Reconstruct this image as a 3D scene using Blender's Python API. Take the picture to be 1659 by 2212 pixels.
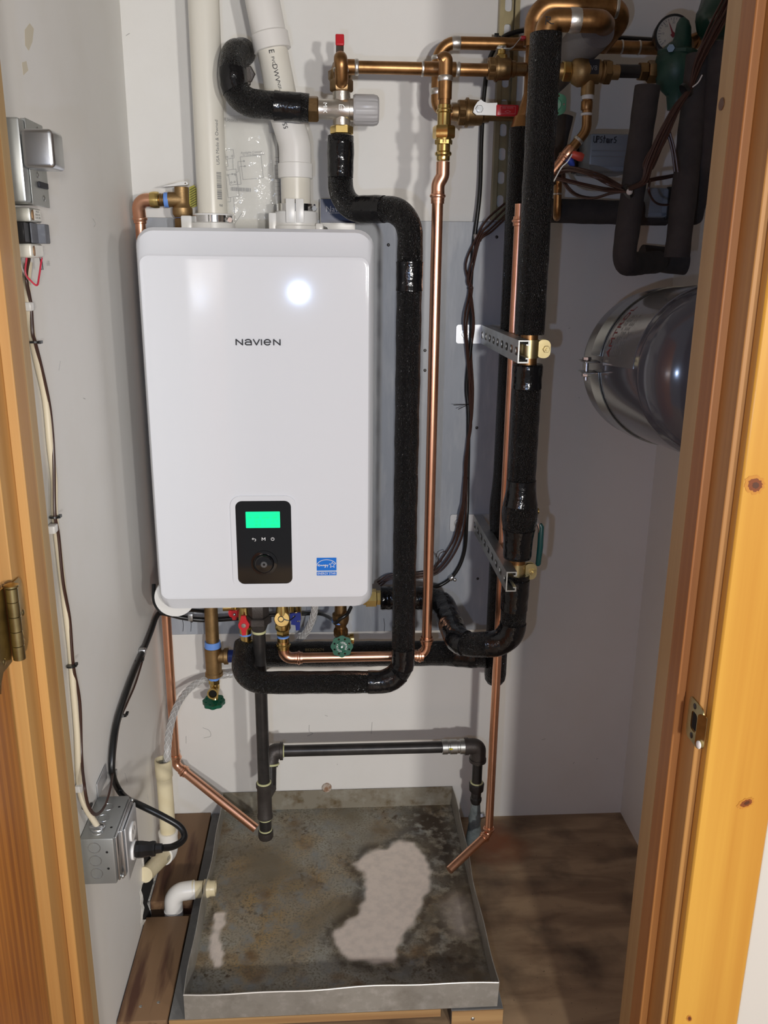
import bpy, bmesh, math, random
from mathutils import Vector, Matrix
random.seed(7)
for o in list(bpy.data.objects): bpy.data.objects.remove(o)
SC = bpy.context.scene; COL = SC.collection

# ---------------------------------------------------------------- camera, world, lights, exposure
# world: back wall of the closet is y = 0, the viewer stands at y = -2, floor is z = 0 (metres)
F, PITCH, YAW, ROLL = 1868.13, .28121, .06434, .009724
CAM = Vector((0.0, -2.0, 1.44))
_fw = Vector((math.sin(YAW)*math.cos(PITCH), math.cos(YAW)*math.cos(PITCH), -math.sin(PITCH)))
_r = Vector((math.cos(YAW), -math.sin(YAW), 0)); _u = _r.cross(_fw)
RT = math.cos(ROLL)*_r + math.sin(ROLL)*_u; UP = -math.sin(ROLL)*_r + math.cos(ROLL)*_u; FW = _fw
cd = bpy.data.cameras.new('camera'); cam = bpy.data.objects.new('camera', cd); COL.objects.link(cam)
m = Matrix((RT, UP, -FW)).transposed().to_4x4(); m.translation = CAM
cam.matrix_world = m
cd.sensor_fit = 'VERTICAL'; cd.sensor_height = 36.0; cd.lens = 36.0*F/2212; cd.clip_start = .02
SC.camera = cam
w = bpy.data.worlds.new('world'); SC.world = w; w.use_nodes = True
w.node_tree.nodes['Background'].inputs[0].default_value = (.56, .56, .58, 1)
w.node_tree.nodes['Background'].inputs[1].default_value = .40
def lamp(name, loc, energy, color, radius):
    l = bpy.data.lights.new(name, 'POINT'); l.energy = energy; l.color = color; l.shadow_soft_size = radius
    o = bpy.data.objects.new(name, l); o.location = loc; COL.objects.link(o); return o
lamp('room_lamp', (1.07, -3.6, 1.42), 132, (1, .965, .925), .065)      # two bulbs of the room behind the viewer
lamp('room_lamp', (.42, -3.6, 1.42), 132, (1, .965, .925), .065)
lamp('side_fill', (2.1, -2.7, 1.75), 46, (1, .965, .925), .16)               # unseen fill added off to the right to brighten the left wall
lamp('phone_torch', (-.11, -1.98, 1.33), 10.5, (.50, .66, 1), .012)
SC.view_settings.view_transform = 'Standard'; SC.view_settings.look = 'None'
SC.view_settings.exposure = 0.0; SC.view_settings.gamma = 1.0; SC.view_settings.use_curve_mapping = False

# ---------------------------------------------------------------- points read off at a known distance
def _ray(px, py): return FW + RT*((px-829.5)/F) - UP*((py-1106)/F)
def A(px, py, d):            # on the plane d metres in front of the back wall
    q = _ray(px, py); return CAM + q*((-d-CAM.y)/q.y)
def AX(px, py, x):           # on a plane of constant x (side walls)
    q = _ray(px, py); return CAM + q*((x-CAM.x)/q.x)
def AZ(px, py, z):           # on a level plane
    q = _ray(px, py); return CAM + q*((z-CAM.z)/q.z)
def W(px, py, d, wpx):       # real size of wpx pixels there
    return wpx*((A(px, py, d)-CAM).dot(FW))/F
V = Vector
XAX, YAX, ZAX = V((1,0,0)), V((0,1,0)), V((0,0,1))

# ---------------------------------------------------------------- materials
MATS = {}
def mat(name, col, rough=.5, metal=0, bump=None, var=None, alpha=None, trans=0, coat=0, emit=None, spec=.5, aniso=None):
    """var=(scale, colour2, lo, hi[, stretch]); bump=(scale, strength, dist[, stretch])"""
    if name in MATS: return MATS[name]
    mt = bpy.data.materials.new(name); mt.use_nodes = True; MATS[name] = mt
    nt = mt.node_tree; b = nt.nodes['Principled BSDF']
    b.inputs['Base Color'].default_value = (*col, 1); b.inputs['Roughness'].default_value = rough
    b.inputs['Metallic'].default_value = metal; b.inputs['Specular IOR Level'].default_value = spec
    if trans: b.inputs['Transmission Weight'].default_value = trans; b.inputs['IOR'].default_value = 1.4
    if coat: b.inputs['Coat Weight'].default_value = coat; b.inputs['Coat Roughness'].default_value = .08
    if alpha is not None: b.inputs['Alpha'].default_value = alpha
    if emit: b.inputs['Emission Color'].default_value = (*emit[0], 1); b.inputs['Emission Strength'].default_value = emit[1]
    def coords(st):
        tc = nt.nodes.new('ShaderNodeTexCoord'); mp = nt.nodes.new('ShaderNodeMapping')
        nt.links.new(tc.outputs['Object'], mp.inputs[0]); mp.inputs['Scale'].default_value = st; return mp
    if var:
        for k, vv in enumerate(var if isinstance(var[0], tuple) and len(var[0]) > 3 else [var]):
            sc, c2, lo, hi = vv[:4]; st = vv[4] if len(vv) > 4 else (1, 1, 1)
            n = nt.nodes.new('ShaderNodeTexNoise'); n.inputs['Scale'].default_value = sc; n.inputs['Detail'].default_value = 5
            n.inputs['Roughness'].default_value = .6
            nt.links.new(coords(st).outputs[0], n.inputs['Vector'])
            mr = nt.nodes.new('ShaderNodeMapRange'); mr.inputs[1].default_value = lo; mr.inputs[2].default_value = hi
            nt.links.new(n.outputs[0], mr.inputs[0])
            mx = nt.nodes.new('ShaderNodeMix'); mx.data_type = 'RGBA'
            nt.links.new(mr.outputs[0], mx.inputs[0])
            src = b.inputs['Base Color']
            if src.is_linked: nt.links.new(src.links[0].from_socket, mx.inputs[6])
            else: mx.inputs[6].default_value = src.default_value
            mx.inputs[7].default_value = (*c2, 1)
            nt.links.new(mx.outputs[2], src)
    if bump:
        sc, s, dist = bump[:3]; st = bump[3] if len(bump) > 3 else (1, 1, 1); det_ = bump[4] if len(bump) > 4 else 3
        n = nt.nodes.new('ShaderNodeTexNoise'); n.inputs['Scale'].default_value = sc; n.inputs['Detail'].default_value = det_
        nt.links.new(coords(st).outputs[0], n.inputs['Vector'])
        bp = nt.nodes.new('ShaderNodeBump'); bp.inputs['Strength'].default_value = s; bp.inputs['Distance'].default_value = dist
        nt.links.new(n.outputs[0], bp.inputs['Height']); nt.links.new(bp.outputs[0], b.inputs['Normal'])
    return mt
def wood(name, light, dark, scale, rough=.35, axis='z', knots=False, coat=.25, lo=.35, hi=.7, ring=1.0):
    """sawn softwood: fine grain drawn out along one axis plus wide figure"""
    if name in MATS: return MATS[name]
    mt = bpy.data.materials.new(name); mt.use_nodes = True; MATS[name] = mt
    nt = mt.node_tree; b = nt.nodes['Principled BSDF']; b.inputs['Roughness'].default_value = rough
    b.inputs['Coat Weight'].default_value = coat; b.inputs['Coat Roughness'].default_value = .15
    tc = nt.nodes.new('ShaderNodeTexCoord'); L = nt.links.new
    st = {'z': (1, 1, .018), 'y': (1, .03, 1), 'y2': (1, .11, 1), 'x': (.03, 1, 1)}[axis]
    def noise(sc, s, det=4):
        mp = nt.nodes.new('ShaderNodeMapping'); mp.inputs['Scale'].default_value = s; L(tc.outputs['Object'], mp.inputs[0])
        n = nt.nodes.new('ShaderNodeTexNoise'); n.inputs['Scale'].default_value = sc; n.inputs['Detail'].default_value = det
        L(mp.outputs[0], n.inputs['Vector']); return n.outputs[0]
    a = noise(scale, st); c = noise(scale*.12, tuple(v if v == 1 else .12 for v in st), 2)
    ad = nt.nodes.new('ShaderNodeMath'); ad.operation = 'MULTIPLY_ADD'; ad.inputs[1].default_value = .55*ring; L(c, ad.inputs[0])
    ml = nt.nodes.new('ShaderNodeMath'); ml.operation = 'MULTIPLY'; ml.inputs[1].default_value = 1-.45*ring; L(a, ml.inputs[0]); L(ml.outputs[0], ad.inputs[2])
    mr = nt.nodes.new('ShaderNodeMapRange'); mr.inputs[1].default_value = lo; mr.inputs[2].default_value = hi; L(ad.outputs[0], mr.inputs[0])
    mx = nt.nodes.new('ShaderNodeMix'); mx.data_type = 'RGBA'; mx.inputs[6].default_value = (*light, 1); mx.inputs[7].default_value = (*dark, 1)
    L(mr.outputs[0], mx.inputs[0]); L(mx.outputs[2], b.inputs['Base Color'])
    bp = nt.nodes.new('ShaderNodeBump'); bp.inputs['Strength'].default_value = .15; bp.inputs['Distance'].default_value = .0006
    L(a, bp.inputs['Height']); L(bp.outputs[0], b.inputs['Normal'])
    return mt

mat('wall_paint', (.80, .785, .75), .55, bump=(260, .12, .0006), var=(5, (.77, .75, .705), .45, .75))
mat('enamel', (.765, .78, .815), .065)
mat('room_paint', (.60, .57, .52), .55, bump=(260, .12, .0006))
mat('white_plastic', (.78, .77, .74), .3)
mat('pvc', (.80, .77, .68), .28, var=(6, (.74, .69, .57), .45, .75, (1, 1, .25)))
mat('pvc_white', (.82, .80, .76), .25)
mat('pvc_yellowed', (.76, .67, .45), .35, var=(9, (.60, .50, .30), .5, .8))
mat('foam', (.0055, .0055, .006), .13, bump=(470, 1.0, .0050, (1, 1, 1), 0), spec=.42)
mat('foam_old', (.052, .045, .043), .85, bump=(420, .4, .001), var=(30, (.035, .031, .031), .4, .7))
mat('tape', (.006, .006, .007), .14, bump=(70, .5, .004), spec=.5)
mat('rubber', (.008, .008, .008), .32)
mat('copper', (.86, .47, .31), .30, 1, var=(14, (.74, .36, .21), .45, .8), bump=(60, .08, .0006))
mat('copper_aged', (.43, .235, .10), .38, 1, var=(28, (.24, .125, .052), .42, .70), bump=(120, .15, .0006))
mat('solder', (.72, .70, .66), .38, 1, bump=(160, .4, .001))
mat('brass', (.72, .53, .20), .22, 1, var=(20, (.60, .42, .14), .4, .75))
mat('brass_dark', (.33, .215, .105), .42, 1, var=(35, (.20, .125, .055), .4, .7), bump=(180, .25, .001))
mat('brass_cast', (.42, .275, .13), .5, 1, var=(30, (.31, .20, .09), .4, .7), bump=(320, .3, .0008))
mat('nickel', (.68, .64, .58), .34, 1, bump=(500, .18, .0005))
mat('steel', (.62, .63, .64), .3, 1, bump=(80, .12, .0006), var=(12, (.50, .51, .52), .4, .8))
mat('zinc', (.55, .56, .54), .42, 1, var=(24, (.42, .43, .42), .4, .75))
mat('zinc_yellow', (.62, .52, .28), .34, 1, var=(30, (.50, .40, .20), .4, .75))
mat('chrome', (.80, .80, .80), .1, 1)
mat('strut_gold', (.40, .34, .20), .4, 1, var=(20, (.30, .25, .15), .4, .8))
mat('black_iron', (.035, .033, .032), .33, .4, var=(30, (.055, .05, .048), .4, .7), bump=(90, .15, .0008))
mat('black_fitting', (.085, .075, .07), .5, .5, bump=(300, .4, .0012), var=(30, (.06, .05, .045), .4, .7))
mat('sealant', (.62, .62, .34), .6)
mat('putty', (.22, .26, .26), .8, bump=(90, .6, .003), var=(60, (.13, .16, .16), .4, .7))
mat('tape_blue', (.16, .33, .80), .35)
mat('tape_blue_dark', (.025, .06, .32), .4)
mat('tape_white', (.75, .73, .70), .5, bump=(300, .4, .001))
mat('red_grip', (.62, .025, .035), .3)
mat('red_dull', (.60, .07, .045), .45)
mat('blue_handle', (.012, .03, .22), .3)
mat('green_handle', (.006, .10, .055), .28)
mat('green_dark', (.006, .035, .022), .3)
mat('green_iron', (.022, .075, .052), .45, bump=(200, .3, .0015), var=(18, (.015, .05, .036), .4, .7))
mat('teal_grip', (.005, .055, .055), .3)
mat('grey_cap', (.46, .455, .46), .3)
mat('wire_brown', (.050, .020, .013), .38)
mat('wire_cream', (.72, .64, .48), .42)
mat('wire_white', (.75, .75, .74), .4)
mat('wire_red', (.55, .03, .06), .4)
mat('wire_blue', (.03, .06, .35), .4)
mat('hose', (.62, .60, .58), .22, trans=.35, bump=(700, .5, .001), coat=.4)
mat('paper', (.80, .78, .71), .5, bump=(22, .35, .006))
mat('ink', (.012, .012, .016), .6)
mat('ink_grey', (.22, .22, .22), .6)
mat('ink_red', (.22, .02, .025), .6)
mat('ink_gold', (.30, .24, .10), .6)
mat('white_print', (.80, .80, .80), .5)
mat('bag', (.9, .9, .88), .08, alpha=.16, bump=(26, .8, .012))
mat('navy_print', (.008, .018, .085), .3)
mat('lcd', (.0, .5, .22), .3, emit=((.0, .93, .33), .82))
mat('lcd_ink', (.0, .2, .09), .4, emit=((.0, .60, .21), .75))
mat('black_gloss', (.004, .004, .005), .06, coat=.6)
mat('black_plastic', (.012, .012, .013), .38)
mat('estar_blue', (.0, .17, .68), .35)
mat('tank_paint', (.082, .086, .105), .16, coat=.4)
mat('tank_label', (.20, .20, .205), .12, coat=.6)
mat('box_grey', (.20, .23, .27), .35)
mat('box_clear', (.35, .42, .52), .2, alpha=.45)
mat('gauge_face', (.62, .60, .50), .4)
mat('glass', (1, 1, 1), .03, alpha=.12)
mat('board_paint', (.38, .41, .455), .42, bump=(34, .35, .0025, (1, 1, .22)), var=((36, (.53, .55, .57), .5, .78, (1, 1, .16)), (9, (.31, .335, .38), .48, .8, (1, 1, .4))))
mat('galv_out', (.42, .41, .375), .45, .6, var=((40, (.56, .55, .52), .5, .75), (16, (.30, .285, .25), .5, .75)), bump=(60, .1, .001))
mat('ply_grey', (.15, .15, .145), .7, var=(26, (.24, .24, .23), .5, .8), bump=(120, .3, .001))
mat('drywall_torn', (.70, .68, .62), .9, bump=(60, .9, .006))
mat('dark_hole', (.006, .005, .004), .95)
mat('knot_brown', (.09, .03, .012), .35); mat('knot_ring', (.50, .215, .032), .3); mat('knot_red', (.20, .055, .016), .3)
mat('rust', (.30, .17, .10), .8, var=(90, (.60, .55, .48), .42, .62), bump=(120, .7, .003))
mat('hinge_brass', (.46, .37, .18), .3, 1, var=(40, (.30, .235, .11), .4, .75))
wood('jamb_pine', (.52, .28, .085), (.36, .165, .045), 60, rough=.5, coat=.03, lo=.38, hi=.68)
wood('casing_pine', (.62, .33, .052), (.48, .205, .026), 55, rough=.28, lo=.4, hi=.75)
wood('ext_pine', (.46, .31, .14), (.36, .22, .09), 60, rough=.5, coat=0, lo=.38, hi=.68)
wood('stop_pine', (.42, .19, .055), (.28, .105, .03), 60, rough=.5, coat=.03, lo=.38, hi=.68)
wood('door_fir', (.62, .215, .024), (.32, .078, .009), 150, rough=.33, lo=.36, hi=.62, ring=.5)
wood('plank_wood', (.235, .135, .068), (.085, .034, .018), 34, rough=.6, axis='y2', coat=0, lo=.46, hi=.60, ring=.30)
wood('ply_edge', (.58, .38, .17), (.26, .13, .05), 60, rough=.6, axis='x', coat=0)
wood('ply_dark', (.16, .095, .05), (.06, .03, .016), 50, rough=.7, axis='x', coat=0)

# ---------------------------------------------------------------- mesh builder
def frame(ax):
    ax = ax.normalized(); h = ZAX if abs(ax.z) < .9 else XAX
    a = ax.cross(h).normalized(); return a, ax.cross(a).normalized()
def fillet(pts, R, n=7):
    P = [V(p) for p in pts]; out = [P[0]]
    for i in range(1, len(P)-1):
        a, b, c = P[i-1], P[i], P[i+1]; u, v = (a-b), (c-b); lu, lv = u.length, v.length
        if lu < 1e-6 or lv < 1e-6: continue
        u /= lu; v /= lv; ang = u.angle(v)
        if ang > 3.10: out.append(b); continue
        t = min(R/math.tan(ang/2), lu*.48, lv*.48); r = t*math.tan(ang/2)
        cen = b + (u+v).normalized()*(r/math.sin(ang/2)); p0, p1 = b+u*t-cen, b+v*t-cen
        k = max(2, n)
        om = p0.angle(p1)
        for j in range(k+1): out.append(cen + (p0*math.sin((1-j/k)*om)+p1*math.sin(j/k*om))/math.sin(om))
    out.append(P[-1]); return out
def smoothpath(pts, n=6):   # Catmull-Rom
    P = [V(p) for p in pts]; P = [2*P[0]-P[1]] + P + [2*P[-1]-P[-2]]; out = []
    for i in range(1, len(P)-2):
        p0, p1, p2, p3 = P[i-1:i+3]
        for j in range(n):
            t = j/n; out.append(.5*((2*p1)+(p2-p0)*t+(2*p0-5*p1+4*p2-p3)*t*t+(3*p1-p0-3*p2+p3)*t**3))
    out.append(P[-2]); return out
class M:
    def __init__(s): s.v = []; s.f = []
    def add(s, vs, fs):
        o = len(s.v); s.v += [V(q) for q in vs]; s.f += [tuple(i+o for i in q) for q in fs]; return s
    def tube(s, path, r, n=16, cap=True, inner=None):
        P = [V(p) for p in path]; N = len(P); rs = r if isinstance(r, (list, tuple)) else [r]*N
        T = []
        for i in range(N):
            t = (P[min(i+1, N-1)]-P[max(i-1, 0)]); T.append(t.normalized() if t.length > 1e-9 else ZAX)
        a, b = frame(T[0]); vs = []
        for i in range(N):
            a = (a - T[i]*a.dot(T[i])); a = a.normalized() if a.length > 1e-6 else frame(T[i])[0]
            b = T[i].cross(a)
            vs += [P[i] + (a*math.cos(2*math.pi*k/n)+b*math.sin(2*math.pi*k/n))*rs[i] for k in range(n)]
        fs = [(i*n+k, i*n+(k+1) % n, (i+1)*n+(k+1) % n, (i+1)*n+k) for i in range(N-1) for k in range(n)]
        if cap: fs += [tuple(range(n-1, -1, -1)), tuple((N-1)*n+k for k in range(n))]
        return s.add(vs, fs)
    def cyl(s, a, b, r, r2=None, n=24): return s.tube([a, b], [r, r if r2 is None else r2], n)
    def lathe(s, a, ax, prof, n=28, ph=0):      # prof: (along, radius)
        a = V(a); ax = V(ax).normalized(); u, v = frame(ax); vs = []
        for t, r in prof:
            vs += [a + ax*t + (u*math.cos(2*math.pi*k/n+ph)+v*math.sin(2*math.pi*k/n+ph))*max(r, 1e-5) for k in range(n)]
        N = len(prof)
        fs = [(i*n+k, i*n+(k+1) % n, (i+1)*n+(k+1) % n, (i+1)*n+k) for i in range(N-1) for k in range(n)]
        fs += [tuple(range(n-1, -1, -1)), tuple((N-1)*n+k for k in range(n))]
        return s.add(vs, fs)
    def hexn(s, a, b, r, ph=0, ch=.12):         # hex nut, r across corners / 2, chamfered
        a, b = V(a), V(b); L = (b-a).length; c = L*ch
        return s.lathe(a, b-a, [(0, r*.9), (c, r), (L-c, r), (L, r*.9)], 6, ph)
    def box(s, c, size, rot=None, bev=0, seg=2):
        bm = bmesh.new(); bmesh.ops.create_cube(bm, size=1)
        for q in bm.verts: q.co = V((q.co.x*size[0], q.co.y*size[1], q.co.z*size[2]))
        if bev: bmesh.ops.bevel(bm, geom=bm.edges[:]+bm.verts[:], offset=bev, segments=seg, profile=.5, affect='EDGES')
        bm.verts.index_update(); R = rot or Matrix.Identity(3)
        s.add([V(c)+R@q.co for q in bm.verts], [tuple(q.index for q in f.verts) for f in bm.faces]); bm.free(); return s
    def bb(s, lo, hi, bev=0, seg=2):
        lo, hi = V(lo), V(hi); return s.box((lo+hi)/2, [abs(q) for q in (hi-lo)], None, bev, seg)
    def prism(s, poly, o, u, v, th, holes=()):  # flat plate with real holes, extruded by th along u x v
        o, u, v = V(o), V(u).normalized(), V(v).normalized(); nrm = u.cross(v)
        bm = bmesh.new(); es = []
        for lp in [poly]+list(holes):
            vs = [bm.verts.new((x, y, 0)) for x, y in lp]
            es += [bm.edges.new((vs[i], vs[(i+1) % len(vs)])) for i in range(len(vs))]
        if holes: bmesh.ops.triangle_fill(bm, edges=es, use_beauty=True, use_dissolve=False, normal=(0, 0, 1))
        else: bm.faces.new([e.verts[0] for e in es]) if False else bm.faces.new(bm.verts[:])
        r = bmesh.ops.extrude_face_region(bm, geom=bm.faces[:]+bm.edges[:]+bm.verts[:])
        for q in [g for g in r['geom'] if isinstance(g, bmesh.types.BMVert)]: q.co.z = th
        bmesh.ops.recalc_face_normals(bm, faces=bm.faces[:]); bm.verts.index_update()
        s.add([o+u*q.co.x+v*q.co.y+nrm*q.co.z for q in bm.verts], [tuple(q.index for q in f.verts) for f in bm.faces]); bm.free(); return s
    def sphere(s, c, r, n=20, sq=(1, 1, 1)):
        pr = []; c = V(c); vs = []; k = n//2
        for i in range(k+1):
            t = math.pi*i/k
            for j in range(n): vs.append(c+V((math.sin(t)*math.cos(2*math.pi*j/n)*r*sq[0], math.sin(t)*math.sin(2*math.pi*j/n)*r*sq[1], math.cos(t)*r*sq[2])))
        return s.add(vs, [(i*n+j, (i+1)*n+j, (i+1)*n+(j+1) % n, i*n+(j+1) % n) for i in range(k) for j in range(n)])
    def ring(s, c, ax, R, r, n=28, k=10):
        c = V(c); u, v = frame(V(ax)); ax = V(ax).normalized(); vs = []
        for i in range(n):
            d = u*math.cos(2*math.pi*i/n)+v*math.sin(2*math.pi*i/n)
            vs += [c+d*(R+r*math.cos(2*math.pi*j/k))+ax*(r*math.sin(2*math.pi*j/k)) for j in range(k)]
        return s.add(vs, [(i*k+j, ((i+1) % n)*k+j, ((i+1) % n)*k+(j+1) % k, i*k+(j+1) % k) for i in range(n) for j in range(k)])
def rrect(w, h, r, n=5, cx=0, cy=0):
    out = []
    for sx, sy, a0 in ((1, 1, 0), (-1, 1, 90), (-1, -1, 180), (1, -1, 270)):
        for i in range(n+1):
            a = math.radians(a0+90*i/n); out.append((cx+sx*(w/2-r)+r*math.cos(a), cy+sy*(h/2-r)+r*math.sin(a)))
    return out
def disc(r, n=20, cx=0, cy=0): return [(cx+r*math.cos(2*math.pi*i/n), cy+r*math.sin(2*math.pi*i/n)) for i in range(n)]

_text_cache = {}
def text_mesh(s, size=1.0, thin=.0):
    k = (s, thin)
    if k not in _text_cache:
        cu = bpy.data.curves.new('t', 'FONT'); cu.body = s; cu.size = 1; cu.align_x = 'CENTER'; cu.align_y = 'CENTER'; cu.offset = thin; cu.resolution_u = 3
        ob = bpy.data.objects.new('t', cu); COL.objects.link(ob); bpy.context.view_layer.update()
        me = bpy.data.meshes.new_from_object(ob.evaluated_get(bpy.context.evaluated_depsgraph_get()))
        _text_cache[k] = ([q.co.copy() for q in me.vertices], [tuple(p.vertices) for p in me.polygons])
        bpy.data.objects.remove(ob); bpy.data.curves.remove(cu); bpy.data.meshes.remove(me)
    vs, fs = _text_cache[k]; return [(q.x*size, q.y*size) for q in vs], fs
def text_flat(mm, s, o, u, v, size, thin=0, sx=1.0):
    o, u, v = V(o), V(u).normalized(), V(v).normalized(); vs, fs = text_mesh(s, size, thin)
    return mm.add([o+u*x*sx+v*y for x, y in vs], fs)
def text_pipe(mm, s, a, ax, r, facing, size, flip=1, thin=0, off=0, sx=1.0):
    """letters that run along a pipe: a = point on the axis, facing = outward direction, flip -1 reads downwards"""
    ax = V(ax).normalized(); fc = V(facing); fc = (fc-ax*fc.dot(ax)).normalized(); sd = ax.cross(fc)*1.0
    vs, fs = text_mesh(s, size, thin); out = []
    for x, y in vs:
        th = (-y*flip+off)/r; out.append(V(a)+ax*(x*flip*sx)+(fc*math.cos(th)-sd*math.sin(th)*-1)*r)
    return mm.add(out, fs)

# ---------------------------------------------------------------- objects
BASE = {}
def _mesh(name, mm, mt, base, ang=38):
    me = bpy.data.meshes.new(name); b = V(base)
    me.from_pydata([q-b for q in mm.v], [], mm.f); me.validate()
    bm = bmesh.new(); bm.from_mesh(me); bmesh.ops.recalc_face_normals(bm, faces=bm.faces[:]); bm.to_mesh(me); bm.free()
    me.materials.append(MATS[mt] if isinstance(mt, str) else mt)
    me.polygons.foreach_set('use_smooth', [True]*len(me.polygons)); me.set_sharp_from_angle(angle=math.radians(ang)); me.update()
    return me
def thing(name, label, cat, loc, group=None):
    o = bpy.data.objects.new(name, None); o.empty_display_size = .02; COL.objects.link(o); o.location = loc
    o['label'] = label; o['category'] = cat
    if group: o['group'] = group
    BASE[o.name] = V(loc); return o
def part(name, mm, mt, parent, label=None, kind=None, ang=38):
    b = BASE[parent.name]; o = bpy.data.objects.new(name, _mesh(name, mm, mt, b, ang)); COL.objects.link(o); o.parent = parent
    BASE[o.name] = b
    if label: o['label'] = label
    if kind: o['kind'] = kind
    return o
def solo(name, mm, mt, label, cat, group=None, ang=38):
    xs = [q.x for q in mm.v]; ys = [q.y for q in mm.v]; zs = [q.z for q in mm.v]
    b = V(((min(xs)+max(xs))/2, (min(ys)+max(ys))/2, min(zs)))
    o = bpy.data.objects.new(name, _mesh(name, mm, mt, b, ang)); COL.objects.link(o); o.location = b; BASE[o.name] = b
    o['label'] = label; o['category'] = cat
    if group: o['group'] = group
    return o
def struct(name, mm, mt, parent=None, ang=38):
    if parent: return part(name, mm, mt, parent)
    o = bpy.data.objects.new(name, _mesh(name, mm, mt, (0, 0, 0), ang)); COL.objects.link(o); o['kind'] = 'structure'; BASE[o.name] = V((0, 0, 0)); return o

# ================================================================ THE SETTING
XL, XR, ZT, DI, DO = -.418, .785, 2.44, .92, 1.034
q = M(); q.bb((XL-.1, 0, -.1), (XR+.1, .1, ZT)); wbk = struct('wall_back', q, 'wall_paint')
q = M(); q.bb((XL-.1, -DO, -.1), (XL, 0, ZT)); wl = struct('wall_left', q, 'wall_paint')
q = M(); q.bb((XR, -DO, -.1), (XR+.1, 0, ZT)); struct('wall_right', q, 'wall_paint')
q = M(); q.bb((XL, -DO, ZT), (XR, 0, ZT+.1)); struct('ceiling', q, 'wall_paint')
q = M(); q.bb((-1.6, -DO, -.1), (-.384, -.946, ZT)); q.bb((.489, -DO, -.1), (1.7, -.925, ZT)); q.bb((-.384, -DO, 2.10), (.489, -DI, ZT)); struct('wall_front', q, 'room_paint')
# floor: stained plywood
fl = bpy.data.materials.new('floor_ply'); fl.use_nodes = True; MATS['floor_ply'] = fl
nt = fl.node_tree; b = nt.nodes['Principled BSDF']; b.inputs['Roughness'].default_value = .5; L = nt.links.new
tc = nt.nodes.new('ShaderNodeTexCoord')
def nz(sc, st, det=5, dis=0):
    mp = nt.nodes.new('ShaderNodeMapping'); mp.inputs['Scale'].default_value = st; L(tc.outputs['Object'], mp.inputs[0])
    n = nt.nodes.new('ShaderNodeTexNoise'); n.inputs['Scale'].default_value = sc; n.inputs['Detail'].default_value = det; n.inputs['Distortion'].default_value = dis
    L(mp.outputs[0], n.inputs['Vector']); return n.outputs[0]
def ramp(src, lo, hi):
    r = nt.nodes.new('ShaderNodeMapRange'); r.inputs[1].default_value = lo; r.inputs[2].default_value = hi; L(src, r.inputs[0]); return r.outputs[0]
def mixc(fac, a, c):
    x = nt.nodes.new('ShaderNodeMix'); x.data_type = 'RGBA'; L(fac, x.inputs[0])
    for k, v in ((6, a), (7, c)):
        if isinstance(v, tuple): x.inputs[k].default_value = (*v, 1)
        else: L(v, x.inputs[k])
    return x.outputs[2]
c = mixc(ramp(nz(22, (.25, 1, 1), 5, .6), .38, .66), (.40, .275, .16), (.23, .145, .082))
c = mixc(ramp(nz(7, (1, 1, 1)), .50, .72), c, (.10, .062, .038))
c = mixc(ramp(nz(130, (1, 1, 1), 2), .70, .78), c, (.05, .032, .02))
vd = nt.nodes.new('ShaderNodeVectorMath'); vd.operation = 'DISTANCE'; L(tc.outputs['Object'], vd.inputs[0]); vd.inputs[1].default_value = (.415, -.115, 0)
ad_ = nt.nodes.new('ShaderNodeMath'); ad_.operation = 'MULTIPLY_ADD'; L(nz(18, (1, 1, 1), 4), ad_.inputs[0]); ad_.inputs[1].default_value = .11; L(vd.outputs['Value'], ad_.inputs[2])
mr_ = nt.nodes.new('ShaderNodeMapRange'); mr_.inputs[1].default_value = .165; mr_.inputs[2].default_value = .075; L(ad_.outputs[0], mr_.inputs[0])
c = mixc(mr_.outputs[0], c, (.23, .075, .025))
L(c, b.inputs['Base Color'])
q = M(); q.bb((-1.6, -2.7, -.05), (1.7, 0, 0)); struct('floor', q, 'floor_ply')

# door frame: jamb boards, pale extension boards towards the closet, stops, casing
def tr(n, lo, hi, mt, bev=.0012):
    q = M(); q.bb(lo, hi, bev, 1); return struct('trim_%d' % n, q, mt)
tr(1, (.469, -1.034, 0), (.489, -.955, 2.10), 'jamb_pine'); jamb_r = bpy.data.objects['trim_1']
tr(2, (.457, -.991, 0), (.469, -.955, 2.09), 'stop_pine')
tr(3, (.4575, -.955, 0), (.489, -.915, 2.10), 'ext_pine')
tr(4, (.478, -1.052, 0), (.574, -1.034, 2.16), 'casing_pine', .0025)
jamb_l = tr(5, (-.384, -1.048, 0), (-.364, -.960, 2.10), 'jamb_pine')
tr(6, (-.364, -1.006, 0), (-.352, -.966, 2.09), 'jamb_pine')
tr(7, (-.384, -.966, 0), (-.3525, -.941, 2.10), 'ext_pine')
tr(8, (-.364, -1.034, 2.09), (.469, -.92, 2.11), 'jamb_pine')
tr(9, (-.47, -1.050, 0), (-.3745, -1.034, 2.16), 'jamb_pine', .0025)
for k, (x, y, z, rr) in enumerate(((.4575, -.93, 1.62, .007), )):
    q = M(); q.prism(disc(rr, 14), (.4570, y, z), -YAX, ZAX, .0006); part('knot', q, 'knot_brown', bpy.data.objects['trim_3'])
cas = bpy.data.objects['trim_4']
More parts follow.
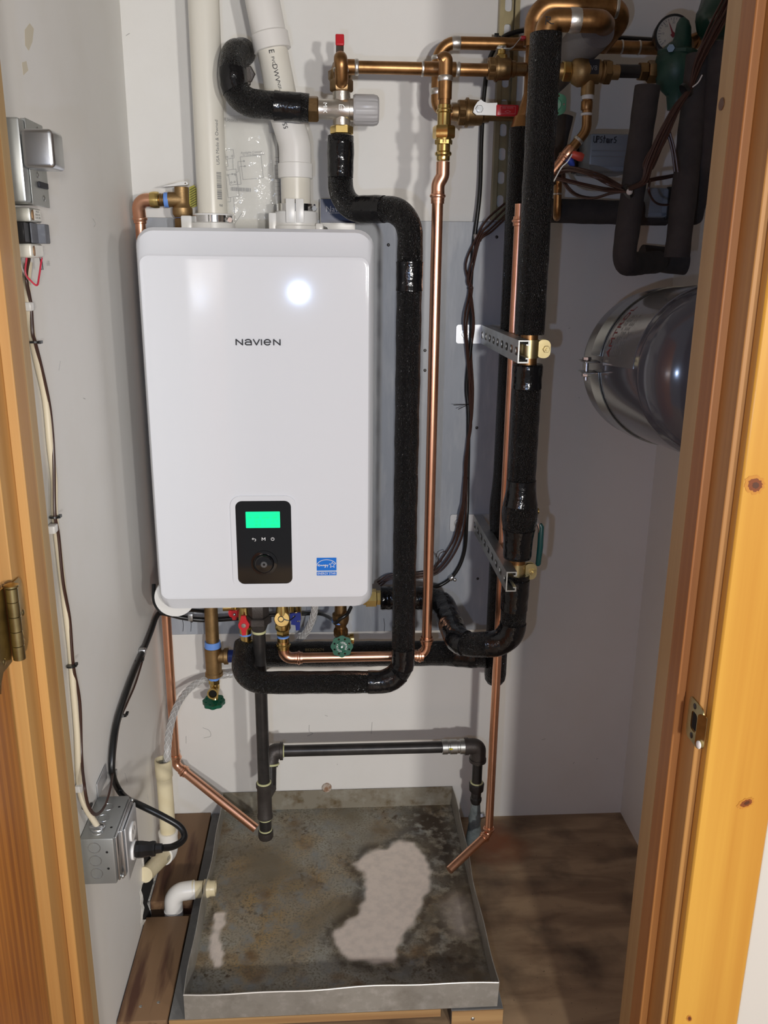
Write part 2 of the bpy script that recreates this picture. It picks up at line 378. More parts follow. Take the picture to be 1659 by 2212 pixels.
def knot(px, py_, rx, rz, tilt):
    p = A(px, py_, 1.0521); ca, sa = math.cos(tilt), math.sin(tilt)
    u = V((ca, 0, sa)); v = V((-sa, 0, ca))
    for s_, mt_ in ((1, 'knot_ring'), (.70, 'knot_red'), (.33, 'knot_brown')):
        q = M(); q.prism([(x*rx*s_*(1+.13*math.sin(3*i_+rx*900)+.08*math.sin(7*i_*.7))+rx*.18*(1-s_), y*rz*s_*(1+.12*math.cos(2.3*i_+rz*700))) for i_, (x, y) in enumerate(disc(1, 26))], p-YAX*(.0001+.0001/s_), u, v, .0002); part('knot', q, mt_, cas)
knot(1611, 1735, .012, .007, .45); knot(1630, 1047, .013, .011, -.5); knot(1489, 2200, .004, .006, .3)
# strike plate on the right jamb
p = V((.469, -1.028, .872))
q = M(); hole = rrect(.017, .026, .005, 4, -.002, 0)
q.prism(rrect(.044, .058, .009, 6), p-XAX*.0016, -YAX, ZAX, -.0016, [hole, disc(.0028, 10, -.004, .021), disc(.0028, 10, -.004, -.021)])
sp = part('strike_plate', q, 'hinge_brass', jamb_r, 'polished brass strike plate')
q = M(); q.prism(rrect(.013, .046, .004, 4), p-YAX*.022-XAX*.0016, V((.55, -.83, 0)), ZAX, .0014); part('lip', q, 'hinge_brass', sp)
q = M(); q.prism(rrect(.015, .024, .004, 4), p-XAX*.0004+YAX*.002, -YAX, ZAX, -.0004); part('latch_hole', q, 'dark_hole', sp)
for dz in (.021, -.021):
    q = M(); q.sphere(p+V((-.0016, .004, dz)), .0042, 12, (.35, 1, 1)); part('screw', q, 'black_iron', sp)
q = M(); q.sphere(p+V((-.004, -.024, -.018)), .0055, 14, (.5, 1, 1)); part('bumper', q, 'white_plastic', sp)
# hinged door, folded right back along the viewer's left
q = M(); q.bb((-.407, -1.86, .012), (-.3700, -1.074, 2.08), .003, 2); door = struct('door_1', q, 'door_fir')
def leaf(y0, y1, x, z0, z1, sgn):
    w_ = abs(y1-y0); return rrect(w_, z1-z0, .012, 6)
hz0, hz1 = .994, 1.085
q = M(); pts = [(0, 0), (.030, .0), (.037, .006), (.041, .016), (.041, .075), (.037, .085), (.030, .091), (0, .091)]
q.prism(pts, (-.3632, -1.063, hz0), YAX, ZAX, .0016); hl = part('hinge', q, 'hinge_brass', door, 'antique brass butt hinge with rounded leaves')
q = M(); pts = [(0, 0), (.028, -.0), (.037, -.008), (.041, -.02), (.041, .078), (.037, .088), (.028, .091), (0, .091)]
q.prism([(x, y) for x, y in pts], (-.3695, -1.066, hz0), -YAX, ZAX, -.0022); part('leaf', q, 'hinge_brass', hl)
zz = [hz0+.002, hz0+.0195, hz0+.0375, hz0+.0555, hz0+.0735, hz0+.090]
for k in range(5):
    q = M(); q.lathe((-.3595, -1.064, zz[k]), ZAX, [(0, .0065), (.0003, .0069), (zz[k+1]-zz[k]-.0009, .0069), (zz[k+1]-zz[k]-.0005, .0065)], 18); part('knuckle', q, 'hinge_brass', hl)
q = M(); q.lathe((-.3595, -1.064, zz[5]), ZAX, [(0, .006), (.001, .0082), (.003, .0082), (.005, .004)], 18); part('pin_head', q, 'hinge_brass', hl)
for y, z in ((-1.041, hz0+.079), (-1.031, hz0+.046), (-1.041, hz0+.013)):
    q = M(); q.sphere((-.3616, y, z), .0042, 12, (.3, 1, 1)); part('screw', q, 'hinge_brass', hl)
for y, z in ((-1.088, hz0+.079), (-1.098, hz0+.046), (-1.088, hz0+.010)):
    q = M(); q.sphere((-.3673, y, z), .0042, 12, (.3, 1, 1)); part('screw', q, 'hinge_brass', hl)
# torn opening low in the left wall, where the drain pipes go through
q = M(); poly = [AX(x, y, XL+.0006) for x, y in ((307, 1853), (320, 1848), (333, 1870), (331, 1905), (318, 1950), (330, 1990), (306, 1985), (308, 1950), (303, 1925), (311, 1895))]
q.prism([(-(p.y), p.z) for p in poly], (XL+.0005, 0, 0), -YAX, ZAX, -.0006); part('opening', q, 'dark_hole', wl)
q = M()
rnd = random.Random(3)
inn = [((p.y), p.z) for p in poly]; cy_ = sum(p[0] for p in inn)/len(inn); cz_ = sum(p[1] for p in inn)/len(inn)
dense = [(a[0]+(b_[0]-a[0])*t/3, a[1]+(b_[1]-a[1])*t/3) for a, b_ in zip(inn, inn[1:]+inn[:1]) for t in range(3)]
wj = [V((y+(y-cy_)*.02+rnd.uniform(-.003, .003), z+(z-cz_)*.02+rnd.uniform(-.003, .003), 0)) for y, z in dense]; wo = [V((y+(y-cy_)*rnd.uniform(.10, .38), z+(z-cz_)*rnd.uniform(.03, .10), 0)) for y, z in dense]
nn_ = len(wj); q.v = [V((XL+.0012+rnd.uniform(0, .005), p.x, p.y)) for p in wj]+[V((XL+.0003, p.x, p.y)) for p in wo]; q.f = [(i, (i+1) % nn_, nn_+(i+1) % nn_, nn_+i) for i in range(nn_)]
part('torn_drywall', q, 'drywall_torn', wl, 'torn white drywall edge')
q = M(); q.lathe(A(706, 1700, .0), -YAX, [(0, .0125), (.006, .0125), (.009, .010), (.010, .004)], 24)
solo('pipe_stub', q, 'rust', 'small round crusted stub cap in back wall just above the pan rim', 'cap')

# painted backing board behind the heater
q = M(); q.bb((-.394, -.016, .556), (.398, -.0003, 1.5275), .001, 1)
solo('backing_board', q, 'board_paint', 'blue-grey brushed plywood board fixed to back wall behind the heater', 'board')

# platform under the pan
q = M(); q.bb((XL+.002, -.330, .0005), (-.321, -.002, .0395), .002); solo('platform_plank', q, 'plank_wood', 'rough brown plank by left wall, behind the white drain elbow', 'plank', 'brown planks')
q = M(); q.bb((XL+.002, -.655, .0005), (-.321, -.378, .0400), .002); o = solo('platform_plank', q, 'plank_wood', 'rough brown plank by left wall, in front of the drain elbow', 'plank', 'brown planks')
for x, y in ((-.378, -.62), (-.345, -.612)):
    q = M(); q.sphere((x, y, .0398), .0035, 12, (1, 1, .3)); part('screw', q, 'zinc', o)
q = M(); q.bb((-.318, -.652, .0186), (.208, -.004, .0372), .0006, 1); pb = solo('platform_board', q, 'ply_grey', 'wide grey-topped plywood platform board under the drain pan', 'plywood')
q = M(); q.bb((-.3175, -.6545, .0188), (.2075, -.652, .0368)); part('ply_edge', q, 'ply_edge', pb, 'pale layered plywood edge')
q = M(); q.bb((-.318, -.640, .0003), (.196, -.004, .0184)); part('lower_layer', q, 'ply_dark', pb)
q = M(); q.bb((.228, -.660, .0005), (.330, -.004, .0372), .0006, 1); pc = solo('platform_board', q, 'ply_grey', 'narrow plywood platform block under right front corner of pan, with a screw', 'plywood')
q = M(); q.bb((.2285, -.6625, .0015), (.3295, -.66, .0366)); part('ply_edge', q, 'ply_edge', pc, 'pale layered plywood edge')
q = M(); q.sphere((.270, -.6625, .018), .004, 12, (1, .35, 1)); part('screw', q, 'zinc', pc)

# galvanised drain pan: floor mesh carries its own stains
PX0, PX1, PY0, PY1, PZ, PR = -.2865, .3185, -.656, -.0035, .044, .0990
def poly_sd(pt, poly):
    x, y = pt; ins = False; dm = 1e9
    for i in range(len(poly)):
        (x1, y1), (x2, y2) = poly[i], poly[(i+1) % len(poly)]
        if (y1 > y) != (y2 > y) and x < (x2-x1)*(y-y1)/(y2-y1)+x1: ins = not ins
        dx, dy = x2-x1, y2-y1; t = max(0, min(1, ((x-x1)*dx+(y-y1)*dy)/(dx*dx+dy*dy+1e-12)))
        dm = min(dm, math.hypot(x-x1-t*dx, y-y1-t*dy))
    return -dm if ins else dm
def onpan(pl): return [AZ(x, y, PZ).xy[:] for x, y in pl]
white1 = onpan(((765, 1868), (800, 1838), (835, 1834), (862, 1815), (893, 1822), (915, 1848), (928, 1880), (930, 1912), (915, 1940), (905, 1968), (892, 1995), (870, 2018), (858, 2050), (850, 2080), (800, 2078), (752, 2070), (733, 2052), (722, 2030), (724, 2010), (752, 1990), (775, 1975), (786, 1945), (792, 1915), (788, 1890)))
white2 = onpan(((462, 1972), (486, 1972), (484, 1995), (474, 2020), (480, 2040), (484, 2060), (474, 2088), (464, 2090), (452, 2060), (458, 2020)))
pale3 = onpan(((965, 1952), (990, 1935), (1010, 1950), (1020, 1985), (1010, 2020), (985, 2015), (970, 1985)))
dark1 = onpan(((880, 1740), (970, 1735), (1000, 1800), (1015, 1900), (985, 1930), (945, 1960), (940, 1900), (915, 1830), (860, 1800)))
dark3 = onpan(((1010, 1900), (1040, 1980), (1050, 2095), (960, 2100), (880, 2090), (905, 2010), (940, 1960)))
ochre = onpan(((500, 1830), (640, 1830), (720, 1860), (730, 1950), (700, 2060), (560, 2090), (490, 2060), (480, 1900)))
dark2 = onpan(((452, 1960), (470, 1962), (462, 1990), (448, 2010)))
NX, NY = 130, 140; vs = []; fs = []; mk = []
for j in range(NY+1):
    for i in range(NX+1):
        x, y = PX0+(PX1-PX0)*i/NX, PY0+(PY1-PY0)*j/NY
        vs.append((x, y, PZ+.0012*math.sin(x*19)*math.sin(y*17))); wob = .0022*math.sin(x*140+y*60)+.0016*math.sin(y*210-x*90)
        s = lambda p_, e: max(0, min(1, .5-(poly_sd((x, y), p_)+wob)/e))
        mk.append((max(s(white1, .010), s(white2, .007), .42*s(pale3, .05)), max(s(dark1, .10), s(dark2, .02), .8*s(dark3, .08), .75*max(0, 1-abs(poly_sd((x, y), white1)-.014)/.022)), s(ochre, .16), 1))
for j in range(NY):
    for i in range(NX): a = j*(NX+1)+i; fs.append((a, a+1, a+NX+2, a+NX+1))
pan = thing('drain_pan', 'shallow square stained galvanised drain pan on wooden platform below the heater', 'pan', ((PX0+PX1)/2, (PY0+PY1)/2, .0385))
q = M(); q.add(vs, fs)
pm = bpy.data.materials.new('pan_stain'); pm.use_nodes = True; MATS['pan_stain'] = pm
nt = pm.node_tree; b = nt.nodes['Principled BSDF']; L = nt.links.new; tc = nt.nodes.new('ShaderNodeTexCoord')
at = nt.nodes.new('ShaderNodeVertexColor'); at.layer_name = 'stain'; sep = nt.nodes.new('ShaderNodeSeparateColor'); L(at.outputs[0], sep.inputs[0])
oc_ = nt.nodes.new('ShaderNodeMath'); oc_.operation = 'MULTIPLY_ADD'; L(sep.outputs[2], oc_.inputs[0]); oc_.inputs[1].default_value = .20; L(nz(13, (1, 1, 1), 6), oc_.inputs[2])
c = mixc(ramp(oc_.outputs[0], .46, .70), (.335, .325, .275), (.37, .26, .125))
c = mixc(ramp(nz(210, (1, 1, 1), 4), .48, .64), c, (.20, .175, .125))
c = mixc(ramp(nz(26, (1, 1, 1), 6), .46, .70), c, (.26, .275, .265))
mk2 = nt.nodes.new('ShaderNodeMath'); mk2.operation = 'MULTIPLY'; L(ramp(nz(95, (1, 1, 1), 6), .54, .66), mk2.inputs[0]); L(ramp(nz(11, (1, 1, 1), 3), .44, .62), mk2.inputs[1])
c = mixc(mk2.outputs[0], c, (.095, .066, .040))
c = mixc(ramp(nz(14, (1, 1, 1), 6), .55, .72), c, (.17, .10, .045))
c = mixc(ramp(nz(5, (1, 1, 1), 4), .46, .66), c, (.20, .165, .11))
mm_ = nt.nodes.new('ShaderNodeMath'); mm_.operation = 'MULTIPLY'; L(sep.outputs[1], mm_.inputs[0]); L(ramp(nz(44, (1, 1, 1), 7), .36, .52), mm_.inputs[1])
c = mixc(mm_.outputs[0], c, (.050, .033, .020))
c = mixc(sep.outputs[0], c, mixc(ramp(nz(60, (1, 1, 1), 5), .40, .66), (.86, .76, .67), (.76, .675, .60)))
L(c, b.inputs['Base Color']); b.inputs['Roughness'].default_value = .55; b.inputs['Metallic'].default_value = .25
o = part('pan_bottom', q, 'pan_stain', pan)
ca = o.data.color_attributes.new('stain', 'FLOAT_COLOR', 'POINT')
for k, v in enumerate(mk): ca.data[k].color = v
T = .0016
def wob_strip(a, b_, out, n, f, mt, lab=None):
    a, b_ = V(a), V(b_); q = M(); vs = []; out = V(out)
    for k in range(n+1):
        p = a.lerp(b_, k/n); off = out*(f(k/n))
        vs += [p+V((0, 0, .0395)), p+V((0, 0, PR))+off, p+V((0, 0, PR))+off-out*T, p+V((0, 0, .0395))-out*T]
    for k in range(n):
        for m_ in range(4): q_ = 4*k; q.f.append((q_+m_, q_+(m_+1) % 4, q_+4+(m_+1) % 4, q_+4+m_))
    q.f += [(0, 1, 2, 3), tuple(4*n+k for k in range(4))]; q.v = [V(p) for p in vs]
    return part('rim', q, mt, pan, lab)
w0 = lambda t: .0025*math.sin(7*t)+.0015*math.sin(19*t)
wob_strip((PX0, PY0, 0), (PX1, PY0, 0), (0, -1, 0), 24, w0, 'galv_out', 'dull grey outer front lip')
wob_strip((PX0, PY1, 0), (PX1, PY1, 0), (0, 1, 0), 6, lambda t: 0, 'pan_rim')if 'pan_rim' in MATS else wob_strip((PX0, PY1, 0), (PX1, PY1, 0), (0, 1, 0), 6, lambda t: 0, mat('pan_rim', (.30, .27, .21), .5, .35, var=((30, (.16, .115, .06), .5, .7), (14, (.42, .40, .34), .5, .7))))
wob_strip((PX0, PY0, 0), (PX0, PY1, 0), (-1, 0, 0), 24, w0, 'galv_out')
wob_strip((PX1, PY0, 0), (PX1, PY1, 0), (1, 0, 0), 24, lambda t: w0(1-t), 'galv_out')
q = M(); q.tube([V((PX0, PY0-w0(k/20), PR)).lerp(V((PX1, PY0-w0(k/20), PR)), k/20) for k in range(21)], .0016, 6)
part('rim_bead', q, 'bead_metal' if 'bead_metal' in MATS else mat('bead_metal', (.62, .60, .56), .45, .6), pan)
q = M(); q.lathe((PX0-.006, -.334, .0735), XAX, [(0, .020), (.010, .020), (.014, .017), (.026, .017), (.026, .012), (.012, .012)], 24); part('drain_fitting', q, 'pvc_yellowed', pan, 'cream drain outlet nut')

# ================================================================ WALL-HUNG WATER HEATER
H = thing('water_heater', 'white wall-hung tankless water heater with black control panel, centre of back wall', 'water heater', (-.134, -.17, .748))
x0, x1, z0, z1 = -.3535, .0865, .748, 1.4975
cx, cz = (x0+x1)/2, (z0+z1)/2
def loops(ls, n=6):   # list of (d, left, right, bottom, top, corner)
    q = M(); k = None
    for (d, l, r, b_, t, c_) in ls:
        ring_ = [V(((l+r)/2+x, -d, (b_+t)/2+y)) for x, y in rrect(r-l, t-b_, c_, n)]; k = len(ring_); q.v += ring_
    for i in range(len(ls)-1):
        for j in range(k): q.f.append((i*k+j, i*k+(j+1) % k, (i+1)*k+(j+1) % k, (i+1)*k+j))
    q.f += [tuple(range(k)), tuple(range((len(ls)-1)*k, len(ls)*k))]; return q
part('case', loops([(.022, x0+.008, x1-.008, z0+.012, z1-.008, .012), (.285, x0+.008, x1-.008, z0+.012, z1-.008, .012)]), 'enamel', H)
part('front_cover', loops([(.283, x0+.002, x1-.002, z0+.006, z1-.003, .030), (.300, x0, x1, z0+.002, z1-.001, .032), (.314, x0+.001, x1-.001, z0, z1, .033),
    (.324, x0+.004, x1-.005, z0+.004, z1-.006, .032), (.3365, x0+.008, x1-.009, z0+.026, z1-.046, .018), (.3400, x0+.0105, x1-.012, z0+.031, z1-.050, .016), (.3405, x0+.013, x1-.015, z0+.034, z1-.053, .014), (.3405, x0+.016, x1-.018, z0+.037, z1-.056, .012), (.3405, x0+.05, x1-.05, z0+.07, z1-.09, .012)]), 'enamel', H, ang=24)
FD = .3408
q = M(); vs = text_flat(q, 'N a v i e N', A(557, 739, FD), XAX, ZAX, .0215, .0005, 1.0) if False else None
# wordmark in plain strokes
def strokes(mm, paths, o, sx, sz, wd, d=.0012):
    for pth in paths:
        P = [o+V((x*sx, -.0004, y*sz)) for x, y in pth]
        for k_, (a, b_) in enumerate(zip(P, P[1:])):
            a = a-YAX*(.00004*(k_ % 3)); b_ = b_-YAX*(.00004*(k_ % 3))
            t = (b_-a).normalized(); n_ = V((-t.z, 0, t.x))*wd/2; e = t*wd*.30
            f_ = [a-n_-e, b_-n_+e, b_+n_+e, a+n_-e]; mm.add(f_+[p_-YAX*d for p_ in f_], [(0, 1, 2, 3), (4, 5, 6, 7), (0, 1, 5, 4), (1, 2, 6, 5), (2, 3, 7, 6), (3, 0, 4, 7)])
arc = lambda cx_, cy_, rx, ry, a0, a1, n=12: [(cx_+rx*math.cos(math.radians(a0+(a1-a0)*k/n)), cy_+ry*math.sin(math.radians(a0+(a1-a0)*k/n))) for k in range(n+1)]
Nn = [[(0, 0), (0, 1), (.95, 0), (.95, 1)]]
letter = {'N': Nn,
 'a': [[(.02, .82)]+arc(.45, .55, .45, .45, 140, 0)+[(.92, 0)], [(.9, .02), (.35, .02)]+arc(.3, .27, .28, .26, 270, 90, 8)+[(.9, .53)]],
 'v': [[(0, 1), (.45, 0), (.9, 1)]], 'i': [[(0, 0), (0, .98)]],
 'e': [[(.02, .5), (.93, .5)]+arc(.47, .5, .47, .5, 0, 320, 20)]}
p0, p1 = A(510.5, 744.8, FD), A(607, 744.8, FD); unit = (p1.x-p0.x)/6.05
q = M(); xx = 0
for ch, adv in (('N', 1.22), ('a', 1.12), ('v', 1.08), ('i', .38), ('e', 1.28), ('N', 1)):
    strokes(q, letter[ch], V((p0.x+xx*unit, -FD, p0.z)), unit*.90, (A(510, 733.2, FD).z-p0.z), .0022); xx += adv
part('lettering', q, 'ink', H, 'dark maker name on the front')
# control panel
pc_ = A(571, 1172, FD); cwid, chgt = .1095, .1745
q = M(); inner = rrect(cwid, chgt, .013, 6); q.prism(rrect(cwid+.020, chgt+.020, .021, 6), pc_+YAX*.0005, XAX, ZAX, .0032, [inner]); part('panel_surround', q, 'enamel', H)
q = M(); q.prism(inner, pc_+YAX*.001, XAX, ZAX, .0018); cp = part('control_panel', q, 'black_gloss', H, 'glossy black control panel')
lc = A(568, 1122.5, FD); q = M(); lw, lh = .0675, .0335; q.prism(rrect(lw, lh, .001, 2), lc-YAX*.0008, XAX, ZAX, .0006); part('display', q, 'lcd', cp, 'lit green screen')
q = M(); lo = lc-YAX*.0016
for s_, dx, dz, sz_ in (('CH', -.027, .0045, .0058), ('OFF', -.0125, .0045, .0058), ('DHW', .006, .0045, .0058), ('OFF', .0235, .0045, .0058), ('T', -.027, -.0035, .0058), ('120 °F', -.0105, -.0035, .0058), ('C', .004, -.0035, .0058), ('115 °F', .022, -.0035, .0058), ('*', -.027, -.0120, .0075), ('98 °F', -.0105, -.0112, .0058), ('T°', .005, -.0112, .0058), ('23.8psi', .0222, -.0112, .0052), ('#', -.0275, .0128, .005), ('O', .0275, .0128, .005)):
    text_flat(q, s_, lo+V((dx, 0, dz)), XAX, ZAX, sz_)
q.prism(rrect(.064, .0004, .0001, 1), lo+V((0, 0, .0098)), XAX, ZAX, .0001)
part('display_text', q, 'lcd_ink', cp)
q = M(); bz = A(570, 1164, FD)-YAX*.0012
strokes(q, [[(.3, .9), (-.5, .9)], [(-.2, 1.2), (-.55, .9), (-.2, .6)], [(.3, .9)]+arc(.3, .5, .4, .4, 90, -90, 8)], bz+V((-.0200, 0, -.0045)), .0058, .0058, .0010, .0003)
strokes(q, [[(0, 0), (0, 1), (.5, .4), (1, 1), (1, 0)]], bz+V((-.0036, 0, -.0028)), .0062, .0058, .0012, .0003)
strokes(q, [arc(0, 0, 1, 1, 120, 420, 16), [(0, .3), (0, 1.15)]], bz+V((.0175, 0, 0)), .0030, .0030, .0010, .0003)
part('button_icons', q, 'white_print', cp)
dc = A(571, 1216, FD); q = M(); q.lathe(dc-YAX*.0005, -YAX, [(0, .0268), (.0016, .0262), (.0018, .0215), (.0022, .0200), (.008, .0185), (.0098, .0165), (.0102, .0020)], 40); dk = part('dial', q, 'black_gloss', cp)
q = M()
for k in range(16):
    a = 2*math.pi*k/16; u = V((math.cos(a), 0, math.sin(a))); q.prism([(-.0004, .0028), (.0004, .0028), (.0004, .0066), (-.0004, .0066)], dc-YAX*.0107, V((-u.z, 0, u.x)), u, .0002)
part('dial_mark', q, 'ink_grey', cp)
# rating sticker
ec = A(705.5, 1224, FD); ew = .0400; q = M()
q.prism(rrect(ew, ew*.69, .0004, 1), ec+V((0, -.0002, ew*.135)), XAX, ZAX, .0003); q.prism(rrect(ew, ew*.2, .0004, 1), ec+V((0, -.0002, -ew*.37)), XAX, ZAX, .0003)
es = part('rating_sticker', q, 'estar_blue', H, 'blue energy label')
q = M(); so = ec-YAX*.0006
strokes(q, [arc(0, -.1, 1, .86, 178, 20, 20)], so+V((0, 0, ew*.1)), ew*.49, ew*.37, .0011, .0002)
st = []
for k in range(11):
    a = math.radians(90+36*k); r_ = 1 if k % 2 == 0 else .42; st.append((r_*math.cos(a), r_*math.sin(a)))
strokes(q, [st], so+V((ew*.29, 0, ew*.10)), ew*.17, ew*.17, .0008, .0002)
cur = [(-1, -.1), (-.8, 0), (-.72, .3), (-.82, .5), (-.92, .1), (-.78, -.25), (-.6, 0), (-.52, .25), (-.48, -.15), (-.38, .2), (-.32, -.15), (-.2, .1), (-.1, .25), (-.22, .15), (-.2, -.1), (-.05, .1), (0, .2), (0, -.18), (.1, .2), (.22, .25), (.1, .1), (.2, -.05), (.26, .25), (.2, -.6), (.05, -.6), (.35, -.05), (.42, .25), (.5, -.1), (.6, .25), (.48, -.6)]
strokes(q, [cur], so+V((-ew*.12, 0, ew*.07)), ew*.33, ew*.16, .0008, .0002)
text_flat(q, 'ENERGY STAR', so+V((0, 0, -ew*.37)), XAX, ZAX, .0068, .0003, .86)
part('sticker_print', q, 'white_print', es)
# white tab at lower left corner and grommeted side
q = M(); q.lathe(A(383, 1279, .27), -YAX, [(0, .041), (.004, .042), (.03, .042), (.034, .041)], 40); part('service_tab', q, 'white_plastic', H)
# vent collars
def collar(px, left):
    c = A(px, 470, .10); c = V((c.x, -.10, z1-.012)); q = M()
    if left: q.lathe(c, ZAX, [(0, .046), (.028, .045), (.030, .0415), (.046, .041), (.047, .0365), (.047, .0305)], 36)
    else: q.lathe(c, ZAX, [(0, .048), (.024, .047), (.026, .0445), (.052, .0440), (.053, .0385), (.068, .0375), (.068, .0305)], 36)
    o = part('vent_collar', q, 'white_plastic', H)
    q = M(); zc = .036 if left else .0605
    q.lathe(c+ZAX*(zc-.007), ZAX, [(0, .0400 if left else .0385), (0, .0420 if left else .0400), (.014, .0420 if left else .0400), (.014, .0400 if left else .0385)], 36); part('hose_clamp', q, 'chrome', o, 'shiny steel band')
    q = M(); s_ = c+V((.038, -.026, zc-.002)); q.lathe(s_-V((0, -.006, 0)), -YAX, [(0, .0055), (.012, .0055), (.013, .005)], 8); part('clamp_screw', q, 'chrome', o)
    if not left:
        for lo_, hi_, bv in (((-.019, -.046, .030), (-.001, -.036, .076), .001), ((.001, -.046, .030), (.017, -.036, .076), .001), ((-.056, -.02, 0), (-.040, .02, .05), .003), ((.040, -.03, .010), (.056, .01, .030), .003)):
            q = M(); q.bb(c+V(lo_), c+V(hi_), bv); part('collar_lug', q, 'white_plastic', o)
    else:
        q = M(); q.bb(c+V((-.062, -.025, 0)), c+V((-.040, .02, .042)), .003); part('collar_lug', q, 'white_plastic', o); q = M(); q.bb(c+V((.0005, -.047, 0)), c+V((.0015, -.040, .027)), 0); part('collar_seam', q, 'white_plastic', o)
    return c
c1 = collar(460, True); c2 = collar(640, False)
for px in (428, 686):
    q = M(); p = A(px, 489, .10); p.z = z1-.004; q.bb(p+V((-.012, -.006, -.002)), p+V((.012, .006, .004)), .001); q.lathe(p+ZAX*.004, ZAX, [(0, .006), (.004, .005), (.006, .002)], 10); part('flange_screw', q, 'steel', H)
q = M(); p = A(697, 479, .07); q.lathe(V((p.x, -.07, z1-.008)), ZAX, [(0, .012), (.016, .012), (.020, .009), (.022, .004)], 20); part('top_fitting', q, 'zinc', H)
q = M(); p = A(806, 1291, .12); q.lathe(V((x1-.012, -.12, p.z)), XAX, [(0, .017), (.006, .017), (.006, .021), (.030, .021), (.032, .017), (.045, .017)], 6); part('side_outlet', q, 'brass', H, 'brass hex outlet on right side')

# ================================================================ HELPERS FOR PIPEWORK
def resample(P, step=.004):
    out = [P[0]]
    for a, b_ in zip(P, P[1:]):
        n = max(1, int((b_-a).length/step))
        out += [a.lerp(b_, k/n) for k in range(1, n+1)]
    return out
def near(P, p): return min(range(len(P)), key=lambda i: (P[i]-p).length)
def piece(P, a, b_):
    i, j = near(P, a), near(P, b_)
    if i > j: i, j = j, i
    return P[i:j+1]
def rough(P, r, amp, seed):
    rn = random.Random(seed); ph = [rn.uniform(0, 6) for _ in range(4)]
    return [r+amp*(math.sin(i*.23+ph[0])+.6*math.sin(i*.61+ph[1])) for i in range(len(P))]
def foam_part(parent, P, r, seed=0, name='foam_sleeve', mt='foam', n=28, lab=None):
    P = resample(P); q = M(); q.tube(P, rough(P, r, .0004, seed), n); return part(name, q, mt, parent, lab)
def tape_part(parent, P, a, b_, r, seed=0):
    S = piece(resample(P, .003), a, b_); q = M(); q.tube(S, rough(S, r+.0012, .0005, seed+9), 28); return part('tape_wrap', q, 'tape', parent, 'glossy black tape')
def pipe_part(parent, P, r, mt, name='pipe', n=20, lab=None):
    q = M(); q.tube(P, r, n); return part(name, q, mt, parent, lab)
def bead(parent, c, ax, r, mt='solder', wd=.008, name='solder_joint'):
    ax = V(ax).normalized(); q = M(); q.lathe(V(c)-ax*wd/2, ax, [(0, r), (wd*.2, r+.0012), (wd*.8, r+.0012), (wd, r)], 22); return part(name, q, mt, parent)
def sleeve(parent, a, b_, r, mt, name='coupling', lab=None, n=24):
    a, b_ = V(a), V(b_); Ln = (b_-a).length; q = M(); q.lathe(a, b_-a, [(0, r*.93), (.0012, r), (Ln-.0012, r), (Ln, r*.93)], n); return part(name, q, mt, parent, lab)
def hexp(parent, a, b_, r, mt, name='nut', ph=0, lab=None):
    q = M(); q.hexn(a, b_, r, ph); return part(name, q, mt, parent, lab)
def press(parent, c, ax, r, mt='copper', wd=.018):
    ax = V(ax).normalized(); q = M(); q.lathe(V(c)-ax*wd/2, ax, [(0, r), (.001, r+.0014), (wd*.35, r+.0014), (wd*.45, r+.0036), (wd*.62, r+.0036), (wd*.72, r+.0014), (wd, r+.0010)], 24); return part('press_fitting', q, mt, parent)
def handwheel(parent, c, ax, R, mt, name='handwheel', lobes=8, th=.006, lab=None, print_=None):
    ax = V(ax).normalized(); u, v = frame(ax); q = M(); n = lobes*8; outer = []; 
    for i in range(n):
        a = 2*math.pi*i/n; rr = R*(1+.055*math.cos(lobes*a)); outer.append((rr*math.cos(a), rr*math.sin(a)))
    holes = []
    for k in range(lobes):
        a = 2*math.pi*(k+.5)/lobes; holes.append([(R*(.74*math.cos(a)+.105*math.cos(t)), R*(.74*math.sin(a)+.105*math.sin(t))) for t in [2*math.pi*j/8 for j in range(8)]])
    q.prism(outer, V(c)-ax*th/2, u, u.cross(ax)*-1, th, holes)
    o = part(name, q, mt, parent, lab)
    q = M(); q.lathe(V(c)+ax*th*.5, ax, [(0, R*.55), (.0012, R*.5), (.0016, R*.16), (.0036, R*.15), (.0040, R*.05)], 20); part('wheel_screw', q, 'steel', o) if False else part('hub', q, mt, o)
    q = M(); q.lathe(V(c)+ax*(th*.5+.003), ax, [(0, R*.12), (.0022, R*.10)], 12); part('screw', q, 'steel', o)
    return o

# ---------------------------------------------------------------- left plastic vent pipe
ax_ = V((c1.x, -.10, 0)); r1 = .0302
P1 = thing('vent_pipe', 'left white plastic vent pipe rising straight up from the heater', 'pipe', (c1.x, -.10, c1.z+.03))
q = M(); q.cyl(V((c1.x, -.10, c1.z+.036)), V((c1.x, -.10, 2.435)), r1, n=40); part('pipe', q, 'pvc', P1)
fc = V((.62, -.80, 0))
q = M(); text_pipe(q, 'USA Made & Owned', V((c1.x, -.10, A(463, 311, .10).z)), ZAX, r1+.0008, fc, .0098, 1, .0, -.001, 1.0); text_pipe(q, 'g', V((c1.x, -.10, A(463, 445, .10).z)), ZAX, r1+.0008, fc, .011, 1)
zb = A(463, 432, .10).z; k = 0; z = zb
rn = random.Random(5)
while z < zb+.050:
    wd = rn.choice((.0008, .0012, .0022)); L_ = .0110
    for s_ in range(5):
        t0, t1 = (-.0055+L_*s_/5)/r1, (-.0055+L_*(s_+1)/5)/r1; a0 = math.atan2(fc.y, fc.x)
        pts = [V((c1.x+(r1+.0003)*math.cos(a0+t), -.10+(r1+.0003)*math.sin(a0+t), zz_)) for t, zz_ in ((t0, z), (t1, z), (t1, z+wd), (t0, z+wd))]; q.add(pts, [(0, 1, 2, 3)])
    z += wd+rn.choice((.0008, .0014))
